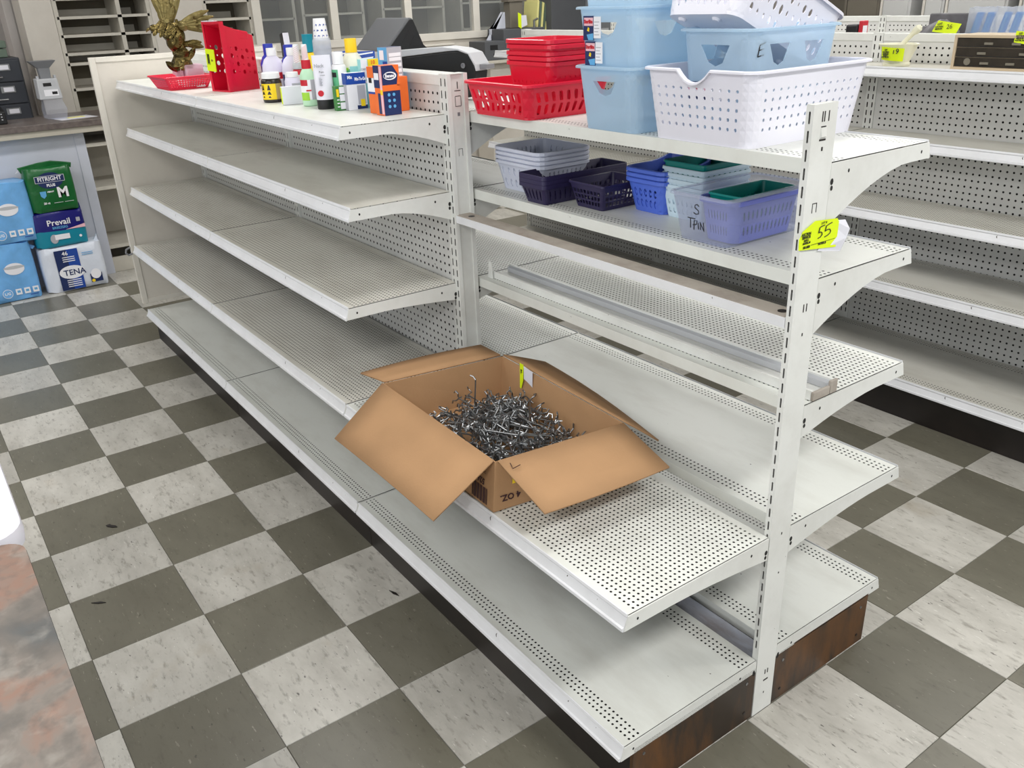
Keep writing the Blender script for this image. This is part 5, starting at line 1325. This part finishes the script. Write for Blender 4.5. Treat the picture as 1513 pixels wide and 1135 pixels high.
b = MB(); b.prism([(-hy-.018, h+.004), (-hy+.01, h+.008), (-.03, h+.022), (.04, h+.026), (hy-.03, h+.014), (hy+.022, h+.002), (hy+.014, h-.028), (hy-.02, h-.010), (-hy+.02, h-.012), (-hy-.004, h-.030)], 'x', hx-.085, hx-.068); b.build('top_seal', M['pack_green'], t, bevel=.003)
b = MB(); b.prism([(-hy-.034, h-.026), (-hy-.010, h-.002), (-hy-.018, h-.022)], 'x', hx-.08, hx-.076); b.build('loose_tape', M['paper'], t)

# ------------------------------------------------------------------ service counter behind them
CT = thing('service_counter', 'service counter with a grey-brown laminate top and pale front, behind the diaper packs', 'counter', (-5.35, -.4, 0))
b = MB(); b.box(-5.62, -5.055, -2.2, .95, .962, 1.0); b.build('counter_top', M['granite'], CT, world=True, bevel=.003)
b = MB(); b.box(-5.15, -5.072, -2.2, .95, .925, .962); b.build('wood_edge', M['woodtrim'], CT, world=True, bevel=.002)
b = MB(); b.box(-5.195, -5.172, -2.2, -.345, 0, .925); b.build('front_panel', M['panelblue'], CT, world=True)
b = MB(); b.box(-5.62, -5.166, -.345, -.285, 0, .925); b.build('end_post', M['panelblue'], CT, world=True, bevel=.002)
b = MB(); b.box(-5.62, -5.60, -.285, .95, 0, .925); b.build('back_panel', M['shelfwood'], CT, world=True)
for z in (.185, .57, .845):
    b = MB(); b.box(-5.60, -5.17, -.285, .95, z-.022, z); b.build('shelf', M['shelfwood'], CT, world=True)
b = MB(); b.box(-5.20, -5.188, -.285, .95, 0, .10); b.build('toe_board', M['shelfwood'], CT, world=True)
b = MB(); b.box(-5.62, -5.17, .33, .36, 0, .925); b.build('divider', M['shelfwood'], CT, world=True)
# pill counter (balance with funnel), paper and a black device on the counter
t = thing('pill_counter', 'grey pill counting machine with a funnel on top, on the service counter', 'machine', (-5.31, -.395, 1.0005))
b = MB(); b.loft([[(-.07, -.072, .12), (.058, -.072, .12), (.058, .058, .12), (-.07, .058, .12)], [(-.065, -.066, .24), (.050, -.066, .24), (.050, .050, .24), (-.065, .050, .24)]]); q = b.build('housing', M['lightgrey'], t, bevel=.005)
for (y0, y1, z0, z1, m_) in ((-.046, .034, .192, .228, 'lightgrey'), (-.036, .010, .196, .216, 'ink'), (-.040, .040, .140, .176, 'printwhite'), (.004, .034, .148, .164, 'ink')):
    xx = .058-.008*(((z0+z1)/2-.12)/.12); b = MB(); b.box(xx-.001, xx+.0012, y0, y1, z0, z1); b.build('display_panel', M[m_], q)
b = MB(); b.loft([[(-.030, -.036, .238), (.030, -.036, .238), (.030, .022, .238), (-.030, .022, .238)], [(-.034, -.040, .30), (.030, -.040, .30), (.030, .026, .30), (-.034, .026, .30)], [(-.06, -.086, .343), (.058, -.086, .343), (.058, .066, .343), (-.06, .066, .343)]]); b.build('funnel', M['midgrey'], t, bevel=.002)
for y in (-.058, .040):
    b = MB(); b.box(-.01, .01, y, y+.014, .238, .256); b.build('side_lug', M['lightgrey'], t)
b = MB(); b.loft([[(-.06, -.06, .003), (.066, -.050, .003), (.066, .056, .003), (-.06, .056, .003)], [(-.06, -.062, .06), (.078, -.056, .06), (.078, .066, .06), (-.06, .066, .06)], [(-.05, -.05, .12), (.050, -.05, .12), (.050, .05, .12), (-.05, .05, .12)]]); b.build('clear_drawer', M['clear'], t, bevel=.004)
t = thing('paper_sheet', 'white paper with a yellow note lying on the service counter', 'paper', (-5.25, -.30, 1.0004), .2)
b = MB(); b.box(-.085, .085, -.11, .11, 0, .0012); b.build('sheet', M['paper'], t); b = MB(); b.box(-.03, .02, -.04, .06, .0012, .004); b.build('yellow_note', M['yellowflag'], t)
t = thing('card_reader', 'black device at the left end of the service counter', 'device', (-5.30, -.755, 1.0005))
b = MB(); b.prism([(-.05, 0), (.05, 0), (.05, .075), (-.05, .095)], 'y', -.08, .08); q = b.build('device_body', M['black'], t, bevel=.006)
for k in range(3):
    b = MB(); b.box(.0502, .0512, .052, .060, .025+.016*k, .031+.016*k); b.build('indicator', M['lightgrey'], q)
# filing cabinets with labelled drawers, green box on top
for i, (y0, lb) in enumerate(((-.935, 'charcoal steel filing cabinet behind the service counter'), (-1.40, 'second charcoal filing cabinet, further left behind the counter'))):
    t = thing('filing_cabinet', lb, 'cabinet', (-5.85, y0+.225, 0))
    b = MB(); b.box(-.32, .315, -.222, .222, 0, 1.362); b.build('cabinet_body', M['filecab'], t, bevel=.005)
    for k in range(10):
        z0 = .055+.130*k
        b = MB(); b.box(.314, .334, -.212, .212, z0, z0+.124); dr = b.build('drawer', M['filecab'], t, bevel=.003)
        b = MB(); b.box(.334, .339, .075, .155, z0+.066, z0+.104); b.build('label_holder', M['chrome'], dr)
        b = MB(); b.box(.339, .3395, .090, .147, z0+.072, z0+.098); b.build('label_card', M['paper'], dr)
        b = MB(); b.tube([(.334, -.02, z0+.030), (.356, -.02, z0+.028), (.356, .10, z0+.028), (.334, .10, z0+.030)], .005, 6); b.build('handle', M['chrome'], dr)
t = thing('storage_box', 'olive green box on top of the filing cabinet', 'box', (-5.84, -.74, 1.3635))
b = MB(); b.box(-.20, .22, -.20, .205, 0, .050); b.build('box_body', M['olive'], t, bevel=.004); b = MB(); b.box(-.205, .225, -.205, .21, .054, .098); b.build('lid', M['olive'], t, bevel=.006)

# ------------------------------------------------------------------ back of the shop: pillars, built-in shelving, glazed partition
def trim(name, x0, x1, y0, y1, z0, z1, m='creamtrim', par=None):
    b = MB(); b.box(x0, x1, y0, y1, z0, z1); o = b.build(name, M[m], par, bevel=.003)
    if par is None: tagit(o, kind='structure')
    return o
trim('trim_1', -6.30, -6.0, -.345, -.150, 0, CEIL, 'cream')
trim('trim_2', -6.60, -6.34, -.40, -.345, 0, CEIL, 'wallpaint')
trim('trim_3', -6.06, -6.0, .490, .862, 0, CEIL, 'cream')
def builtin(label, y0, y1, zs, div=None, depth=.32):
    t = thing('builtin_shelving', label, 'shelving', (-6.2, (y0+y1)/2, 0))
    b = MB(); b.box(-6.02-depth, -6.0-depth, y0, y1, 0, 2.9); b.build('back_panel', M['shelfback'], t, world=True)
    for y in ((y0, y1) if div is None else (y0, div, y1)):
        b = MB(); b.box(-6.0-depth, -6.005, y-.014, y+.014, 0, 2.9); b.build('side_board', M['shelfwood'], t, world=True)
    for z in zs:
        b = MB(); b.box(-6.0-depth, -6.005, y0, y1, z-.018, z); q = b.build('shelf', M['shelfwood'], t, world=True)
        b = MB(); b.box(-6.0-depth+.001, -6.0-depth+.02, y0+.03, y1-.05, z, z+.045); b.build('back_ledge', M['shelfwood'], q, world=True)
    return t
builtin('tall built-in cream shelving between the white pillar and the white panel', -.134, .476, (.20, .45, .70, .92, 1.118, 1.285, 1.350, 1.466, 1.582, 1.70, 1.82, 2.0, 2.2), .272)
builtin('narrow built-in shelving between the white panel and the window frame', .876, 1.218, (.45, .80, 1.10, 1.290, 1.41, 1.527, 1.65, 1.77, 1.9), None)
# glazed partition with mullions
trim('trim_4', -6.05, -5.98, 1.19, 4.9, 1.268, 1.328, 'creamtrim')
trim('trim_5', -6.05, -5.99, 1.19, 4.9, 2.25, 2.33, 'creamtrim')
trim('wall_partition', -6.06, -6.0, 1.19, 4.9, 0, 1.268, 'cream')
trim('trim_6', -6.02, -5.975, 1.19, 3.02, 1.225, 1.240, 'creamtrim')
YS = (1.262, 1.905, 2.585, 3.275, 3.93, 4.6)
for i, y in enumerate(YS):
    trim('trim_%d' % (i+7), -6.05, -5.985, y-.034, y+.034, 1.328, 2.25)
for i in range(5):
    b = MB(); b.box(-6.022, -6.017, YS[i]+.034, YS[i+1]-.034, 1.328, 2.25); o = b.build('window_%d' % (i+1), M['glass']); tagit(o, kind='structure')
t = bpy.data.objects.new('trim_20', None); COL.objects.link(t); t.location = (-5.98, 2.55, 1.0); tagit(t, kind='structure')
b = MB(); b.box(-5.999, -5.990, 2.0, 3.0, .95, 1.19); b.build('opening', M['shelfback'], t, world=True)  # flat dark panel; its colour paints the shade of the recess
for y0, y1, z0, z1 in ((1.97, 3.03, 1.19, 1.215), (1.97, 3.03, .93, .95), (1.97, 2.0, .95, 1.19), (3.0, 3.03, .95, 1.19)):
    b = MB(); b.box(-5.999, -5.965, y0, y1, z0, z1); b.build('frame', M['creamtrim'], t, world=True)
# bookcases standing beyond the glass
for i, (y0, y1) in enumerate(((1.30, 1.78), (1.86, 2.42), (2.62, 3.25), (3.45, 4.1))):
    lb = ('first', 'second', 'third', 'fourth')[i]
    t = thing('bookcase', lb+' empty cream bookcase seen through the glass partition, counted from the left', 'bookcase', (-6.6, (y0+y1)/2, 0))
    b = MB(); b.box(-6.80, -6.78, y0, y1, 0, 2.1); b.build('back_panel', M['shelfback'], t, world=True)
    for y in (y0, y1):
        b = MB(); b.box(-6.78, -6.50, y-.013, y+.013, 0, 2.1); b.build('side_board', M['shelfwood'], t, world=True)
    for z in (.5, 1.0, 1.30+.03*(i % 2), 1.50+.02*i, 1.75, 2.0):
        b = MB(); b.box(-6.78, -6.50, y0, y1, z-.016, z); b.build('shelf', M['shelfwood'], t, world=True)
# counter and machines at the far end of the aisle
t = thing('far_counter', 'small cream counter shelf against the partition at the far end of the right aisle', 'counter', (-5.75, 3.8, 0))
b = MB(); b.box(-5.985, -5.62, 3.05, 4.9, 1.065, 1.090); b.build('counter_top', M['woodtrim'], t, world=True, bevel=.003)
b = MB(); b.box(-5.95, -5.70, 3.2, 4.9, 0, 1.065); b.build('counter_body', M['cream'], t, world=True)
t = thing('label_printer', 'grey desktop printer with a white paper tray and a yellow tag on the far counter', 'printer', (-5.78, 3.42, 1.0905))
b = MB(); b.prism([(-.30, .0), (-.09, .0), (-.09, .155), (-.30, .155)], 'x', -.12, .13); q = b.build('front_unit', M['darkgrey'], t, bevel=.005)
b = MB(); b.box(.1302, .1312, -.245, -.165, .085, .125); b.box(.1302, .1312, -.212, -.200, .040, .056); b.build('output_slot', M['ink'], q)
b = MB(); b.box(-.13, .12, -.09, .36, 0, .245); b.build('main_unit', M['darkgrey'], t, bevel=.006)
b = MB(); b.prism([(-.13, .150), (.04, .380), (.065, .380), (.065, .246), (-.09, .246), (-.10, .150)], 'x', -.10, -.06); b.build('paper_tray', M['panelblue'], t)
b = MB(); b.box(-.08, .02, .06, .20, .246, .46); b.box(-.085, .03, .04, .24, .46, .485); b.build('beige_unit', M['taupe'], t, bevel=.005)
b = MB(); b.prism([(.07, .26), (.105, .24), (.105, .36), (.07, .375)], 'x', .122, .124); q = b.build('lot_sticker', M['neon'], t); q['label'] = 'neon yellow lot tag'
b = MB(); b.prism([(.105, .25), (.17, .27), (.16, .35), (.105, .35)], 'x', .121, .123); b.build('tag_backing', M['paper'], q)
b = MB(); b.tube([(.05, .30, .245), (.05, .30, .30), (.05, .34, .315)], .010, 8); b.build('lever', M['chrome'], t)
t = thing('book_stack', 'greenish fanned papers standing behind the printer on the far counter', 'papers', (-5.86, 3.76, 1.0905))
for k in range(5):
    b = MB(); b.prism([(-.02+.024*k, 0), (.0+.024*k, 0), (.05+.028*k, .46-.01*k), (.03+.028*k, .47-.01*k)], 'x', -.10, .10); b.build('sheet_bundle', M['olive'] if k % 2 else M['yellowflag'], t)
t = thing('register_cabinet', 'tall dark grey machine cabinet on the far counter beside the blue bins', 'machine', (-5.78, 4.18, 1.0905))
b = MB(); b.box(-.14, .10, -.30, .10, 0, .62); b.build('left_cabinet', M['darkgrey'], t, bevel=.004)
b = MB(); b.box(-.14, .13, .102, .42, 0, .60); q = b.build('right_cabinet', M['midgrey'], t, bevel=.004)
for y0, y1, z0, z1, m_ in ((.13, .40, .42, .58, 'ink'), (.16, .22, .26, .33, 'darkgrey'), (.26, .32, .26, .33, 'darkgrey'), (.15, .36, .16, .20, 'lightgrey')):
    b = MB(); b.box(.130, .132, y0, y1, z0, z1); b.build('panel', M[m_], q)
# tall white appliance fronts along the right wall, seen above the last shelving run
for i, (x0, x1, m_) in enumerate(((-3.78, -3.46, 'taupe'), (-3.45, -3.19, 'fridge'), (-3.09, -2.915, 'fridge'), (-2.905, -2.44, 'fridge'), (-2.36, -1.7, 'fridge'))):
    lb = ('dark taupe cabinet front at the left of the right wall', 'pale cabinet front beside the taupe one, dark gap at its right', 'narrow pale cabinet front right of the dark gap', 'wide pale cabinet front with a trim strip along its left edge', 'rightmost pale cabinet front above the blue bags')[i]
    t = thing('tall_cabinet', lb, 'cabinet', ((x0+x1)/2, 5.72, 0))
    b = MB(); b.box(x0, x1, 5.5, 5.95, 0, 2.3); b.build('cabinet_body', M[m_], t, world=True, bevel=.004)
    b = MB(); b.box(x0+.004, x0+.022, 5.488, 5.499, .02, 2.28); b.build('edge_strip', M['creamtrim'] if i else M['taupe'], t, world=True)
    b = MB(); b.box(x0+.03, x1-.02, 5.490, 5.499, .08, 2.25); b.build('door', M[m_], t, world=True, bevel=.003)
trim('wall_partition_dark', -4.4, -1.0, 5.955, 5.99, 0, 2.4, 'taupe')

# ------------------------------------------------------------------ near left: laminate table top and white plastic tray
t = thing('laminate_table', 'table with a mottled pink and grey stone-pattern laminate top in the near left corner', 'table', (.45, -1.68, 0))
pts = []
for (cx, cy, a0) in ((1.55, -1.372, 0), (-.300, -1.372, PI/2), (-.300, -2.05, PI), (1.55, -2.05, 3*PI/2)):
    r_ = .036
    for k in range(7): pts.append((cx-.45+r_*math.cos(a0+PI/2*k/6), cy+1.68+r_*math.sin(a0+PI/2*k/6)))
b = MB(); b.prism(pts, 'z', .872, .900); b.build('table_top', M['laminate'], t)
b = MB(); b.prism([(x*1.0008, y*1.0015) for x, y in pts], 'z', .870, .8975); b.build('edge_band', M['kick'], t)
for x in (-.62, .98):
    for y in (-.30, .24):
        b = MB(); b.box(x-.02, x+.02, y-.02, y+.02, 0, .87); b.build('leg', M['kick'], t, bevel=.002)
t = thing('folding_table', 'white plastic table with a rounded rim, only its corner seen beyond the laminate table', 'table', (-.945, -1.738, 0))
pts = []
def rrect(x0, x1, y0, y1, r_, z): 
    P_ = []
    for (cx, cy, a0) in ((x1-r_, y1-r_, 0), (x0+r_, y1-r_, PI/2), (x0+r_, y0+r_, PI), (x1-r_, y0+r_, 3*PI/2)):
        for k in range(7): P_.append((cx+r_*math.cos(a0+PI/2*k/6), cy+r_*math.sin(a0+PI/2*k/6), z))
    return P_
b = MB(); b.loft([rrect(-.60, .585, -.40, .408, .05, .862), rrect(-.602, .587, -.402, .410, .05, .880), rrect(-.600, .585, -.400, .408, .05, .893), rrect(-.592, .577, -.392, .400, .048, .895), rrect(-.582, .567, -.382, .390, .044, .893), rrect(-.574, .559, -.374, .382, .042, .888)], smooth_ if False else 0)
b.build('table_top', M['white'], t, smooth=True, sharp=50)
for x in (-.5, .48):
    for y in (-.3, .3):
        b = MB(); b.tube([(x, y, .862), (x, y, 0)], .014, 8); b.build('leg', M['midgrey'], t)

# small dark flakes on the floor
for i, (x, y, rz, lb) in enumerate(((-1.885, -1.055, .6, 'small dark flake on the grey tile left of the shelving run'), (-1.47, -1.185, .9, 'small dark splinter on the grey tile near the laminate table'), (-.957, -.470, .2, 'thin dark splinter on a light tile beside the kick plate'))):
    t = thing('floor_flake', lb, 'debris', (x, y, .0004), rz)
    b = MB(); b.prism([(-.022, -.003), (-.008, -.008), (.010, -.006), (.024, .001), (.012, .007), (-.006, .005), (-.014, .008)] if i == 0 else [(-.022, -.002), (0, -.005), (.022, 0), (.004, .004)], 'z', 0, .0022)
    b.build('flake', M['kick'], t)
